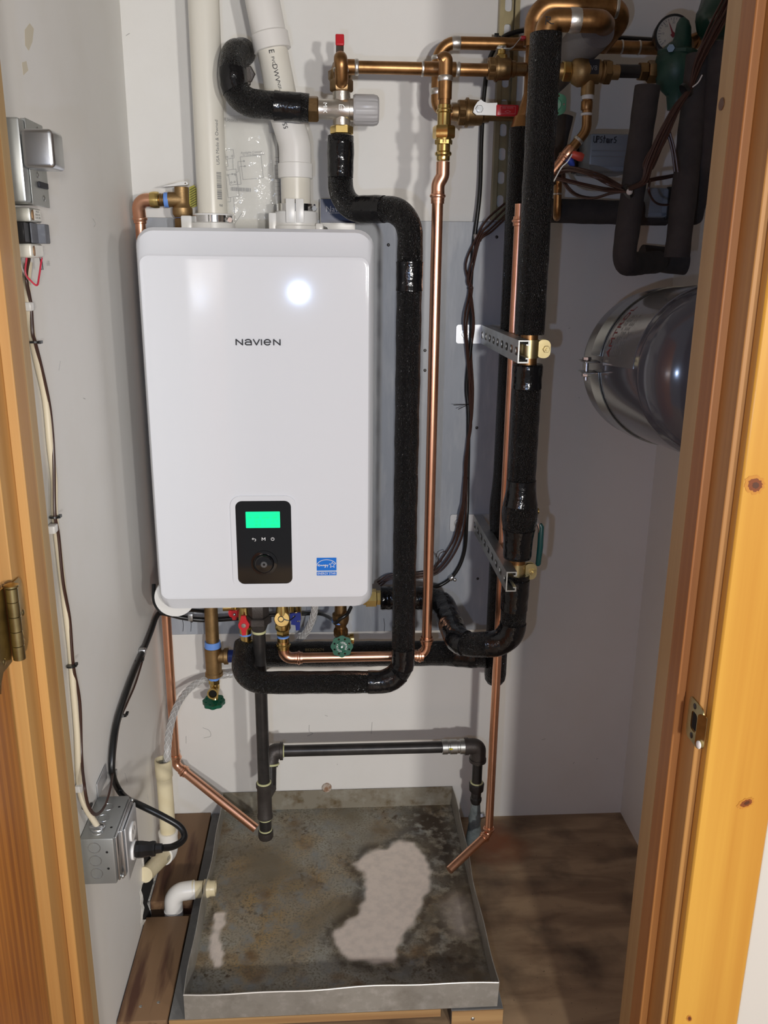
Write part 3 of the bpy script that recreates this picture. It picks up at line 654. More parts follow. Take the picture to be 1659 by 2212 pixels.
part('pipe_print', q, 'ink_grey', P1, 'grey printed words and bar code')
# ---------------------------------------------------------------- right plastic vent pipe
P2 = thing('vent_pipe', 'right white plastic vent pipe that leans left above its elbow, over the heater', 'pipe', (c2.x, -.10, c2.z+.055))
def pv(px, py_): p = A(px, py_, .10); return p
zc = lambda y: V((c2.x, -.10, pv(640, y).z))
q = M(); q.cyl(c2+ZAX*.058, zc(372), r1, n=40); part('pipe', q, 'pvc_yellowed2' if 'pvc_yellowed2' in MATS else 'pvc', P2)
q = M(); q.lathe(zc(386), ZAX, [(0, .0335), (.001, .0352), ((zc(352)-zc(386)).length-.002, .0352), ((zc(352)-zc(386)).length, .031)], 40); part('coupling', q, 'pvc_white', P2)
bend = fillet([zc(356), zc(312), pv(618, 250)+YAX*.0, pv(612, 224)], .07, 10)
q = M(); q.tube(bend, .0325, 36); part('elbow', q, 'pvc_white', P2)
sl0, sl1 = pv(613, 232), pv(585, 92); dr = (sl1-sl0).normalized()
q = M(); q.cyl(sl0-dr*.012, sl1+dr*.03, r1, n=40); part('pipe', q, 'pvc', P2)
q = M(); q.lathe(sl0-dr*.018, dr, [(0, .0338), (.004, .0345), (.010, .0345), (.010, .031)], 40); part('elbow_lip', q, 'pvc_white', P2)
q = M(); q.lathe(pv(589, 110), dr, [(0, .0345), (.001, .0368), (.030, .0368), (.033, .0335)], 40); part('coupling', q, 'pvc_white', P2)
e1 = pv(583, 82); q = M(); q.tube(fillet([e1, e1+dr*.075, e1+dr*.09+V((-.01, .0, .10)), e1+dr*.09+V((-.01, 0, .45))], .1, 8), .0335, 36); part('upper_fitting', q, 'pvc_white', P2)
fc = V((.10, -1, 0)); q = M(); d_ = -dr
text_pipe(q, 'E', pv(585, 119), dr, r1+.0012, fc, .0150, -1, .0006); 
text_pipe(q, 'PVC', pv(589, 139), dr, r1+.0012, fc, .0083, -1, 0, 0); text_pipe(q, 'DWV', pv(595, 165), dr, r1+.0012, fc, .0135, -1, 0); text_pipe(q, 'NSF-', pv(602, 193), dr, r1+.0012, fc, .0083, -1)
part('pipe_print', q, 'ink', P2, 'black printed letters')
q = M(); text_pipe(q, '55 S', pv(617, 272), (zc(312)-pv(618, 250)).normalized()*-1, .0337, V((.0, -1, 0)), .0120, 1); part('pipe_print', q, 'ink', P2)
# small valve stub behind
q = M(); q.cyl(A(534, 160, .0), A(534, 160, .035), .012); q.hexn(A(534, 160, .035), A(533, 160, .050), .017); q.bb(A(528, 186, .03), A(540, 150, .045), .003)
solo('wall_stub', q, 'black_fitting', 'dark metal stub on the wall between the vent pipes, behind the bent foam pipe', 'valve')
# ---------------------------------------------------------------- papers in a clear bag
bag = thing('document_bag', 'clear plastic bag of installation papers hung between the two vent pipes', 'papers', A(540, 490, .025))
def sheet(name, quad, d, mt, n=10, amp=.003, lab=None, th=.0008):
    q = M(); a, b_, c_, e = [A(x, y, d) for x, y in quad]; 
    for j in range(n+1):
        for i in range(n+1):
            u, v = i/n, j/n; p = a.lerp(b_, u).lerp(e.lerp(c_, u), v); q.v.append(p+YAX*amp*(math.sin(5*u+3*v)*.6+.4*math.sin(11*u-4*v)))
    for j in range(n):
        for i in range(n): k_ = j*(n+1)+i; q.f.append((k_, k_+1, k_+n+2, k_+n+1))
    o = part(name, q, mt, bag, lab); md = o.modifiers.new('s', 'SOLIDIFY'); md.thickness = th; return o
sheet('paper_sheet', ((468, 262), (578, 256), (600, 494), (470, 494)), .026, 'paper', lab='wiring diagram sheet')
sheet('paper_sheet', ((574, 286), (599, 290), (607, 494), (590, 494)), .020, 'paper', lab='narrow printed list')
q = M(); dd = .031
def ln_(x0_, y0_, x1_, y1_, wd=.0008): 
    a, b_ = A(x0_, y0_, dd), A(x1_, y1_, dd); t = (b_-a).normalized(); n_ = V((-t.z, 0, t.x))*wd/2; q.add([a-n_, b_-n_, b_+n_, a+n_], [(0, 1, 2, 3)])
def bx_(pts):
    for a, b_ in zip(pts, pts[1:]+pts[:1]): ln_(*a, *b_)
bx_([(486, 325), (504, 323), (506, 341), (488, 344)]); bx_([(487, 368), (510, 365), (517, 424), (493, 427)]); bx_([(519, 339), (564, 335), (569, 384), (525, 388)])
for a in (((491, 344), (493, 359), (489, 360), (490, 367)), ((503, 342), (504, 366)), ((528, 348), (514, 349), (515, 371), (510, 372)), ((530, 359), (517, 360), (521, 398), (513, 399)), ((505, 427), (508, 482), (523, 460)), ((491, 436), (498, 436), (498, 426))):
    for p_, q_ in zip(a, a[1:]): ln_(*p_, *q_)
for x, y in ((491, 339), (502, 337), (527, 348), (529, 359), (492, 378), (502, 376), (508, 377), (500, 394), (507, 393)): bx_([(x-2, y), (x, y-2), (x+2, y), (x, y+2)])
bx_([(494, 377), (509, 375), (513, 398), (497, 400)])
x = 499; rn = random.Random(8)
while x < 541:
    wd = rn.choice((.9, 1.4, 2.2)); y = 409-(499-x)*-.03; a = [A(x, 404+(x-499)*.06, dd), A(x+wd, 404+(x-499)*.06, dd), A(x+wd, 412+(x-499)*.06, dd), A(x, 412+(x-499)*.06, dd)]; q.add(a, [(0, 1, 2, 3)]); x += wd+rn.choice((.9, 1.3))
text_flat(q, 'Available Control', A(543, 329, dd), V((1, 0, .07)), ZAX, .0062); text_flat(q, 'for Zone Requirement', A(548, 334, dd), V((1, 0, .05)), ZAX, .0050); text_flat(q, 'Uconn', A(500, 259, .028), XAX, ZAX, .010)
for y in range(340, 430, 9): ln_(594, y, 605, y+.5, .0006)
part('diagram_print', q, 'ink_grey', bag, 'thin grey wiring diagram lines')
sheet('clear_bag', ((466, 252), (584, 248), (610, 496), (466, 496)), .036, 'bag', 14, .005, th=.0004)
# ---------------------------------------------------------------- navy booklet
bk = thing('manual_booklet', 'navy booklet with white lower band, standing behind right end of heater top', 'booklet', A(730, 500, .03))
q = M(); a, b_ = A(692, 499, .026), A(767, 431, .026); q.bb((a.x, -.032, 1.485), (b_.x, -.0165, b_.z), .001); part('pages', q, 'white_plastic', bk)
q = M(); q.bb((a.x+.0015, -.0335, A(700, 481, .03).z), (b_.x, -.0315, b_.z), .0004, 1); part('cover', q, 'navy_print', bk, 'dark navy cover')
q = M(); text_flat(q, 'Navien', A(727, 452, .034), XAX, ZAX, .0165, .0005); text_flat(q, 'Operation', A(722, 459.5, .034), XAX, ZAX, .0058); part('title', q, 'white_print', bk, 'white title letters')

# ---------------------------------------------------------------- relief valve and its discharge pipe
RV = thing('relief_valve', 'brass relief valve with white test lever and yellow tag on the heater top left', 'valve', A(393, 490, .08))
d = .08; vx = A(393, 430, d).x; zz = lambda y: V((vx, -d, A(393, y, d).z))
q = M(); L_ = (zz(404)-zz(476)).length; f_ = lambda y: (zz(y)-zz(476)).length
q.lathe(zz(476), ZAX, [(0, .010), (f_(470), .016), (f_(463), .0205), (f_(450), .0205), (f_(445), .016), (f_(438), .0145), (f_(405), .0145), (f_(404), .0135)], 28)
q.cyl(V((vx, -d, zz(431).z)), A(364, 431, d), .0150); part('body', q, 'brass_cast', RV)
hexp(RV, zz(494), zz(472), .018, 'brass_dark', 'inlet_nut')
q = M(); q.lathe(A(365, 432, d), -XAX, [(0, .0150), (.009, .0150)], 24); part('tape_band', q, 'tape_blue', RV, 'light blue thread tape')
q = M(); q.lathe(zz(470)-ZAX*.001, ZAX, [(0, .0155), (.003, .0155)], 24); part('tape_band', q, 'tape_blue', RV)
q = M(); q.lathe(A(354, 432, d), -XAX, [(0, .0120), (.002, .0130), (.004, .0120), (.006, .0130), (.008, .0125)], 24); part('threads', q, 'brass_dark', RV)
q = M(); a, b_ = A(402, 398, d), A(352, 403, d); t = (b_-a).normalized(); q.prism([(-.006, 0)]+[(-.006*math.cos(k*.4), 0) for k in ()]+[(-.004, .0035), (0, .0045), (.012, .004), (.045, -.0005), (.045, -.0015), (0, -.0025), (-.005, -.0018)], a-YAX*.010, t, V((t.z, 0, -t.x)), .014)
part('test_lever', q, 'white_plastic', RV, 'white test lever')
q = M(); q.sphere(a+V((0, -.0105, .001)), .0014, 8); part('lever_pin', q, 'brass_dark', RV)
q = M(); q.prism([(0, 0), (.016, .004), (.017, .040), (.012, .046), (.002, .042)], A(409, 450, .05), XAX, ZAX, .0008); tg = part('valve_tag', q, mat('tag_yellow', (.55, .50, .06), .5), RV, 'yellow wired tag')
q = M()
for k in range(8): q.box(A(409, 450, .0515)+V((.009, 0, .006+.0048*k)), (.015, .0003, .0011), Matrix.Rotation(-.5, 3, 'Y'))
part('tag_print', q, 'ink', tg)
RP = thing('discharge_pipe', 'copper discharge pipe from relief valve down the left corner to the pan', 'pipe', A(378, 1640, .06))
px_ = -.393; e0 = A(342, 432, d); ez = A(300, 480, .07).z
Pth = fillet([e0, V((px_, -.075, e0.z)), V((px_, -.062, ez)), V((px_, -.06, 1.30))], .030, 9)
pipe_part(RP, Pth[:12], .0135, 'copper', 'elbow'); pipe_part(RP, Pth[10:], .0111, 'copper', 'pipe'); press(RP, V((px_, -.0625, A(300, 473, .07).z)), ZAX, .0118)
q = M(); q.lathe(A(346, 432, d), -XAX, [(0, .0120), (.003, .0160), (.008, .0165), (.013, .0165), (.020, .0150)], 26); part('adapter', q, 'brass', RP, 'brass adapter nut')
kz = A(380, 1652, .06).z; end = A(553, 1790, .15)
low = fillet([V((px_, -.06, 1.30)), V((px_, -.06, kz)), end], .02, 6); pipe_part(RP, low, .0111, 'copper'); kp = V((px_, -.06, kz)); dd_ = (end-kp).normalized()
press(RP, kp+dd_*.026, dd_, .0118); press(RP, kp+ZAX*.02, ZAX, .0118)

# ---------------------------------------------------------------- copper line along the top with its valves
TL = thing('copper_line', 'aged copper line running right from red-handled valve to the strut channel', 'pipe', A(900, 160, .15))
d = .15; rt = .0123; z_ = A(850, 147, d).z; lx = lambda x: V((A(x, 147, d).x, -d, z_))
pipe_part(TL, [lx(748), lx(1052)], .0118, 'copper_aged')
sleeve(TL, lx(748), lx(769), .0140, 'copper_aged', 'fitting'); bead(TL, lx(770), XAX, .0138)
sleeve(TL, lx(914), lx(985), .0135, 'copper_aged', 'tee'); bead(TL, lx(913), XAX, .0133, wd=.005); bead(TL, lx(989), XAX, .0128, wd=.008)
# elbow and drop to the mixing valve
el = V((A(735, 147, .15).x, -.15, z_)); mvx = A(738, 237, .165).x
pipe_part(TL, fillet([lx(752), el+V((-.0, .0, 0)), V((el.x, -.205, z_+.012)), V((mvx, -.165-.02, z_-.03)), A(736, 190, .165)], .02, 7), .0128, 'copper_aged', 'elbow')
bead(TL, A(736, 151, .19), (0, .2, 1), .0138, wd=.004)
# elbow towards the viewer, union and long bright drop
SP = thing('supply_pipe', 'long bright copper pipe hanging from a brass union and turning left under the heater', 'pipe', A(915, 1415, .22))
d = .22; ux = A(961, 200, d).x; uz = lambda y: V((ux, -d, A(961, y, d).z))
pipe_part(SP, fillet([lx(952), V((ux, -d, z_+.006)), uz(215)], .022, 9), .0132, 'copper_aged', 'elbow'); bead(SP, uz(170), ZAX, .0132, wd=.010)
pipe_part(SP, [uz(168), uz(236)], .0112, 'copper_aged')
g = lambda y: (uz(y)-uz(348)).length
q = M(); q.lathe(uz(348), ZAX, [(0, .0118), (g(345), .0128), (g(338), .0128), (g(335), .0160), (g(330), .0160), (g(327), .0130), (g(312), .0130), (g(310), .0150), (g(292), .0150), (g(270), .0128), (g(245), .0130), (g(243), .0158), (g(238), .0158), (g(235), .0132), (g(227), .0132), (g(226), .0115)], 30); un = part('union', q, 'brass', SP, 'bright brass union')
hexp(SP, uz(300), uz(272), .0218, 'brass', 'union_nut', .2); hexp(SP, uz(313), uz(302), .0168, 'brass', 'nut', .5)
lcx = .2135; lz = lambda y: V((lcx, -d, A(940, y, d).z))
zb_ = A(915, 1416, d).z; hx = lambda x: V((A(x, 1415, d).x, -d, zb_))
main = fillet([uz(350), uz(380), lz(398), lz(440)], .018, 7); pipe_part(SP, main, .0130, 'copper', 'elbow')
pipe_part(SP, fillet([lz(420), V((lcx, -d, zb_)), hx(640)], .026, 8), .0111, 'copper')
press(SP, lz(424), ZAX, .0120); press(SP, lz(1383), ZAX, .0120); press(SP, hx(906)+ZAX*.0, XAX, .0120); press(SP, hx(645), XAX, .0120); press(SP, uz(352), ZAX, .0125) if False else None
fx = A(612, 1385, d).x; pipe_part(SP, fillet([hx(652), V((fx, -d, zb_)), V((fx, -d, A(612, 1380, d).z))], .030, 9), .0128, 'copper', 'elbow'); press(SP, V((fx, -d, A(612, 1394, d).z)), ZAX, .0125, 'brass')
# isolating valve with round cap at the left end
FV = thing('filter_valve', 'brass strainer valve with round disc cap on a cord, under heater', 'valve', A(611, 1385, d))
fz = lambda y: V((fx, -d, A(612, y, d).z)); q = M(); q.lathe(fz(1388), ZAX, [(0, .0125), ((fz(1376)-fz(1388)).length, .0135)], 24); part('spigot', q, 'brass', FV)
q = M(); q.lathe(fz(1378), ZAX, [(0, .0132), (.006, .0132)], 24); part('tape_band', q, 'tape_blue', FV, 'light blue thread tape')
hexp(FV, fz(1371), fz(1358), .0152, 'brass', 'nut'); q = M(); q.lathe(fz(1360), ZAX, [(0, .0150), (.004, .0172), (.022, .0165), (.045, .0150), (.060, .0125)], 26); part('body', q, 'brass', FV)
cc = A(610, 1336, d+.006); cn = V((-.05, -.92, .25)); q = M(); q.lathe(cc, cn, [(0, .0165), (.004, .0175), (.009, .0175), (.011, .0160)], 30); part('cap', q, 'brass', FV)
q = M(); u_, v_ = frame(cn); q.ring(cc+V(cn).normalized()*.0115+V((-.002, 0, 0)), cn, .006, .0009); q.tube(smoothpath([cc+V(cn).normalized()*.012+V((.004, 0, 0)), cc+V((.014, -.012, 0)), cc+V((.022, -.006, .002)), cc+V((.028, .004, .004))]), .0012, 8); part('cord', q, 'rubber', FV)
# mixing valve
MV = thing('mixing_valve', 'nickel-plated mixing valve with ribbed grey cap among upper pipes', 'valve', A(738, 290, .165))
d = .165; mz = A(738, 237, d).z; mv = lambda y: V((mvx, -d, A(738, y, d).z)); mh = lambda x: V((A(x, 237, d).x, -d, mz))
q = M(); q.cyl(mv(274), mv(196), .0172, n=30); q.lathe(mh(688), XAX, [(0, .0185), ((mh(720)-mh(688)).length, .0185), ((mh(726)-mh(688)).length, .0225), ((mh(754)-mh(688)).length, .0225), ((mh(755)-mh(688)).length, .0205), ((mh(763)-mh(688)).length, .0205)], 32); mb = part('body', q, 'nickel', MV)
q = M(); yy = -d-.0176
text_flat(q, 'C', V((mvx, yy, mv(208).z)), XAX, ZAX, .010, .0003); text_flat(q, 'H', V((mvx, yy, mv(264).z)), XAX, ZAX, .009, .0003); text_flat(q, 'MIX', V((mh(702).x, -d-.0189, mz)), ZAX*-1, XAX, .011, .0003)
part('cast_letters', q, 'zinc', mb, None, 'stuff'); q = M(); strokes(q, [[(0, 0), (1, 0), (1.6, .5), (1, 1), (0, 1), (.0, 0)], [(.5, .2), (.5, .8)]], V((mvx-.005, -d-.0227, mz-.004)), .007, .009, .0010, .0002); part('cast_emblem', q, 'zinc', mb)
hexp(MV, mv(291), mv(272), .0225, 'brass', 'nut', .52); hexp(MV, mv(199), mv(172), .0225, 'brass_dark', 'nut', .52); hexp(MV, mh(664), mh(688), .0245, 'brass_dark', 'nut', .3)
q = M(); q.lathe(mv(173), ZAX, [(0, .016), (.004, .0135), (.024, .0130)], 24); part('spigot', q, 'brass_dark', MV)
q = M(); L_ = (mh(818)-mh(763)).length; n = 48
for t, rr in ((0, .0262), (.004, .0284), (L_-.010, .0284), (L_-.003, .0265), (L_, .0225)):
    for k in range(n): q.v.append(mh(763)+V((t, 0, 0))+V((0, math.cos(2*math.pi*k/n), math.sin(2*math.pi*k/n)))*(rr-(.0012 if k % 4 == 0 and 0 < t < L_-.002 else 0)))
for i in range(4):
    for k in range(n): q.f.append((i*n+k, i*n+(k+1) % n, (i+1)*n+(k+1) % n, (i+1)*n+k))
q.f += [tuple(range(n)), tuple(range(4*n, 5*n))]; part('grey_cap', q, 'grey_cap', MV, 'ribbed grey plastic cap', ang=24)
# small ball valve with red lever behind the elbow
BV = thing('ball_valve', 'ball valve with upright red-tipped lever behind copper elbow, top centre', 'valve', A(735, 190, .10))
d = .105; q = M(); bz_ = A(735, 165, d); q.lathe(A(735, 195, d), ZAX, [(0, .018), (.015, .020), (.02, .024), (.034, .024), (.04, .017), (.05, .014)], 8); q.cyl(A(735, 165, d), A(735, 165, .02), .011); part('body', q, 'brass_dark', BV)
q = M(); P = [A(734, 138, .125), A(734, 112, .135), A(734, 98, .150), A(734, 74, .158)]; wd = W(734, 100, .15, 17)/2
q.v = [p+V((s_*wd, t_, 0)) for p in P[:3] for s_, t_ in ((-1, 0), (1, 0), (1, -.002), (-1, -.002))]; q.f = [(4*i+k, 4*i+(k+1) % 4, 4*i+4+(k+1) % 4, 4*i+4+k) for i in range(2) for k in range(4)]+[(0, 1, 2, 3), (8, 9, 10, 11)]; part('lever', q, 'steel', BV)
q = M(); a, b_ = P[2], P[3]; q.box((a+b_)/2, (W(734, 85, .155, 19), .005, (b_-a).length+.004), Matrix.Rotation(math.atan2(-(b_-a).y, (b_-a).z)*-1, 3, 'X'), .0022, 3); part('grip', q, 'red_grip', BV, 'red grip')
for x in (721, 749):
    q = M(); q.bb(A(x-2, 176, .12), A(x+2, 146, .13), .0015); part('lug', q, 'brass_dark', BV)

# ---------------------------------------------------------------- black foam pipes
rf = .0258
F1 = thing('insulated_pipe', 'short black foam pipe hooked up and back from left of mixing valve', 'insulated pipe', A(510, 240, .16), 'black foam insulated pipes')
pth = fillet([A(667, 234, .165), A(506, 221, .165), A(500, 116, .165), A(524, 113, .072)], .05, 9); foam_part(F1, pth, W(620, 232, .165, 58)/2, 1)
rF1 = W(620, 232, .165, 58)/2; tape_part(F1, pth, A(650, 234, .165), A(591, 229, .165), rF1, 2); tape_part(F1, pth, A(508, 195, .165), A(500, 152, .165), rF1, 3)
rf = W(882, 900, .27, 53)/2
F2 = thing('insulated_pipe', 'long black foam pipe from under mixing valve down right of heater, turning left below it', 'insulated pipe', A(870, 1490, .27), 'black foam insulated pipes')
fx2 = .1565; V2 = lambda y: V((fx2, -.27, A(880, y, .27).z))
pth = fillet([A(736, 294, .165), A(735, 452, .17), V((fx2, -.27, A(885, 452, .27).z)), V((fx2, -.27, A(868, 1473, .27).z)), A(521, 1475, .27), A(529, 1392, .175)], .052, 10)
foam_part(F2, pth, rf, 4)
tape_part(F2, pth, A(735, 310, .165), A(735, 384, .166), rf, 5); tape_part(F2, pth, A(775, 452, .2), A(828, 452, .235), rf, 6); tape_part(F2, pth, V2(566), V2(629), rf, 7)
tape_part(F2, pth, V2(1398), V2(1440), rf, 8); tape_part(F2, pth, A(795, 1473, .27), V2(1462), rf, 9)
F3 = thing('insulated_pipe', 'rear black foam pipe dropping behind the strut arms and running left under the heater', 'insulated pipe', A(1060, 1480, .15), 'black foam insulated pipes')
bxx = .388; B3 = lambda y: V((bxx, -.15, A(1100, y, .15).z))
bp = resample([B3(276), B3(1455)], .006); zz1, zz2 = A(1070, 1100, .15).z, A(1060, 1470, .15).z
q = M(); q.tube(bp+[B3(1466), B3(1474), B3(1479)], [.0258+.0055*math.exp(-((p.z-zz1)/.05)**2) for p in bp]+[.024, .018, .004], 28); part('foam_sleeve', q, 'foam', F3)
hp = [A(512, 1414, .10), A(960, 1411, .115), B3(1415)+V((-.02, 0, 0))]; foam_part(F3, hp, W(750, 1412, .1, 54)/2, 12)
tape_part(F3, hp, A(985, 1411, .12), A(1030, 1411, .145), W(750, 1412, .1, 54)/2, 13)
q = M(); text_pipe(q, '882002474', A(680, 1412, .105), XAX, W(750, 1412, .1, 54)/2+.0012, V((0, -.75, .66)), .010, 1); part('pipe_print', q, 'ink_gold', F3, 'faint gold number')
bcx = .4025; q = M(); q.tube(fillet([B3(284), B3(262), V((bcx, -.15, A(1140, 205, .15).z)), V((bcx, -.15, A(1140, 75, .15).z))], .03, 5), .0150, 20); part('pipe', q, 'copper_aged', F3); q = M(); q.tube([B3(276)+ZAX*.0005, B3(268), B3(250)], [.024, .021, .0165], 18); part('reducer', q, 'copper_aged', F3)
F4 = thing('insulated_pipe', 'front black foam pipe from heater right side, rising on the right to the R-marked elbow', 'insulated pipe', A(1080, 1400, .36), 'black foam insulated pipes')
axx = .3775; A4 = lambda y: V((axx, -.36, A(1150, y, .36).z)); ra = W(1165, 400, .36, 66)/2; rl = W(1105, 1290, .36, 56)/2
low = fillet([A(822, 1292, .12), A(952, 1292, .125), A(992, 1394, .335), V((axx-.002, -.36, A(1095, 1390, .36).z)), A4(1238)], .05, 10)
foam_part(F4, low, rl, 14); foam_part(F4, [A4(722), A4(72)], ra, 15, n=36)
up = resample([A4(1204), A4(786)], .005); zb1 = A4(1112).z
q = M(); q.tube(up, [rl+.001+.0085*math.exp(-((p.z-zb1)/.036)**2)+.0003*math.sin(i*.7) for i, p in enumerate(up)], 32); part('foam_sleeve', q, 'foam', F4)
q = M(); s_ = [p for p in up if A4(1030).z > p.z-.0 and p.z > A4(1092).z]; s_ = [p for p in up if A4(1092).z < p.z < A4(1032).z]; q.tube(s_, [rl+.0022+.0085*math.exp(-((p.z-zb1)/.036)**2) for p in s_], 32); part('tape_wrap', q, 'tape', F4, 'glossy black tape')
q = M(); s_ = [p for p in up if A4(1202).z < p.z < A4(1140).z]; q.tube(s_, [rl+.0022+.0085*math.exp(-((p.z-zb1)/.036)**2) for p in s_], 32); part('tape_wrap', q, 'tape', F4)
tape_part(F4, [A4(786), A4(842)], A4(788), A4(838), rl+.001, 16); tape_part(F4, low, A4(1250), A4(1315), rl, 17); tape_part(F4, low, A4(1345), A(1050, 1391, .355), rl, 18); tape_part(F4, low, A(1000, 1394, .34), A(950, 1300, .15), rl, 19); tape_part(F4, low, A(826, 1292, .12), A(930, 1292, .122), rl, 20)
pipe_part(F4, [A4(1245), A4(1195)], .0165, 'copper_aged'); pipe_part(F4, [A4(795), A4(715)], .0165, 'copper_aged')
q = M(); lv = A(1157, 1104, .36); q.lathe(lv-XAX*.012, XAX, [(0, .007), (.010, .007), (.010, .011), (.013, .011), (.013, .006), (.018, .006)], 10); part('valve_stem', q, 'brass', F4)
lp = [A(1154, 1098, .36), A(1157, 1118, .36), A(1166, 1140, .365), A(1166, 1150, .365)]; q = M(); q.tube(smoothpath(lp, 4), .0042, 8); part('lever', q, 'steel', F4)
q = M(); q.tube([A(1166.5, 1132, .365), A(1169, 1138, .365), A(1167, 1180, .365), A(1162.5, 1218, .365), A(1162, 1222, .365)], [.004, .0058, .0062, .0056, .003], 12); part('grip', q, 'teal_grip', F4, 'dark teal lever grip')
# thin copper relief line between the foam pipes
TC = thing('thin_copper_pipe', 'thin copper pipe behind front foam pipe, ending in a bent spout over the pan', 'pipe', A(1049, 1790, .235))
tx = .3728; tz = lambda y: V((tx, -.238, A(1100, y, .238).z)); spt = A(970, 1880, .31); kt = V((tx, -.238, A(1047, 1800, .238).z))
pipe_part(TC, fillet([tz(440), kt, spt], .014, 6), W(1063, 1600, .238, 18)/2, 'copper'); rr = W(1063, 1600, .238, 18)/2
press(TC, kt+ZAX*.012, ZAX, rr+.0005, wd=.012); press(TC, kt+(spt-kt).normalized()*.014, spt-kt, rr+.0005, wd=.012); press(TC, tz(478), ZAX, rr+.001)


# ================================================================ STRUT CHANNEL, ARMS, CLAMPS
SW, SD, ST_ = .0413, .0207, .0025
def cprofile():   # C section: web at 0, open side at +SD, lips turned in
    h = SW/2; t = ST_; l = .0095
    return [(0, -h), (SD, -h), (SD, -h+l), (SD-.006, -h+l), (SD-.006, -h+l-t), (SD-t, -h+l-t), (SD-t, -h+t), (t, -h+t), (t, h-t), (SD-t, h-t), (SD-t, h-l+t), (SD-.006, h-l+t), (SD-.006, h-l), (SD, h-l), (SD, h), (0, h)]
def channel(mm, o, open_, across, along, length, slots):
    """C channel with real slots through the web; slots = list of centres along it"""
    o, open_, across, along = V(o), V(open_), V(across), V(along)
    pr = cprofile(); h = SW/2; t = ST_
    for half in (1, -1):     # the two flanges with lips
        pp = [(0, h), (SD, h), (SD, h-.0095), (SD-.006, h-.0095), (SD-.006, h-.0095+t), (SD-t, h-.0095+t), (SD-t, h-t), (0, h-t)]
        vs = [o+open_*x+across*y*half for x, y in pp]; n = len(vs); vs += [p+along*length for p in vs]
        mm.add(vs, [tuple(range(n)), tuple(range(n, 2*n))]+[(i, (i+1) % n, n+(i+1) % n, n+i) for i in range(n)])
    hl = [[(s_+x, y) for x, y in rrect(.0250, .0150, .0060, 4)] for s_ in slots]
    mm.prism([(0, -h+t), (length, -h+t), (length, h-t), (0, h-t)], o, along, across, t if along.cross(across).dot(open_) > 0 else -t, hl)
SC_ = thing('strut_channel', 'tall brass-coloured strut channel with slots, standing on back wall behind foam pipes', 'channel', A(1098, 480, .02))
q = M(); so_ = A(1099, 3, .005); channel(q, V((so_.x, -.003, 1.531)), -YAX, XAX, ZAX, .86, [.04+.048*k for k in range(17)]); part('channel', q, 'strut_gold', SC_)
def arm(yc, lab, tilt, n_):
    z = A(1045, yc, .01).z; AR = thing('pipe_bracket', lab, 'bracket', (.35, -.006, z-.03), 'cantilever strut arms')
    q = M(); o = V((.3435, -.008, z)); channel(q, o, XAX, ZAX, -YAX, .415, [.035+.0455*k for k in range(9)]); part('channel', q, 'zinc', AR)
    pc = A(1034 if n_ == 0 else 1023, yc, .01); q = M(); q.prism(rrect(.130, .042, .006, 4), V((.352, -.0162, z)), XAX, ZAX, .006, [disc(.006, 12, -.045, 0), disc(.006, 12, .045, 0)]); part('base_plate', q, 'galv_bright' if 'galv_bright' in MATS else mat('galv_bright', (.66, .67, .68), .42, .75), AR, 'pale zinc base plate')
    for s_ in (-.045, .045):
        q = M(); b0 = V((.352+s_, -.022, z)); q.lathe(b0, -YAX, [(0, .011), (.0015, .011)], 20); q.hexn(b0-YAX*.0015, b0-YAX*.0075, .0085); part('bolt', q, 'steel', AR)
    # pipe clamp on the arm
    q = M(); pcx, pcy = axx, -.36; r_ = .0180; pts_o = []; n = 20
    for k in range(n+1):
        a = math.radians(150-300*k/n) ; pts_o.append((r_*math.cos(a), r_*math.sin(a)))
    zc_ = z+(A4(755).z-A4(755).z); 
    q.lathe(V((pcx, pcy, z-.017)), ZAX, [(0, .0168), (0, .0186), (.034, .0186), (.034, .0168)], 32); cl = part('pipe_clamp', q, 'zinc_yellow', AR, 'yellow zinc pipe clamp')
    q = M()
    for yy_ in (-.006, .0045): q.prism(rrect(.026, .034, .011, 6), V((pcx+.027, pcy+yy_, z)), XAX, ZAX, .0018)
    part('clamp_ear', q, 'zinc_yellow', cl)
    q = M(); q.hexn(V((pcx+.031, pcy-.0078, z)), V((pcx+.031, pcy-.0135, z)), .0068); q.cyl(V((pcx+.031, pcy-.0135, z)), V((pcx+.031, pcy-.021, z)), .0030, n=10); q.cyl(V((pcx+.031, pcy-.0078, z)), V((pcx+.031, pcy+.012, z)), .0028, n=10); part('clamp_bolt', q, 'zinc_yellow', cl)
    return AR
arm(721, 'upper strut arm with slots, holding front foam pipe at mid height', 0, 0)
arm(1126, 'lower strut arm with slots, below the lever of the front foam pipe', 0, 1)

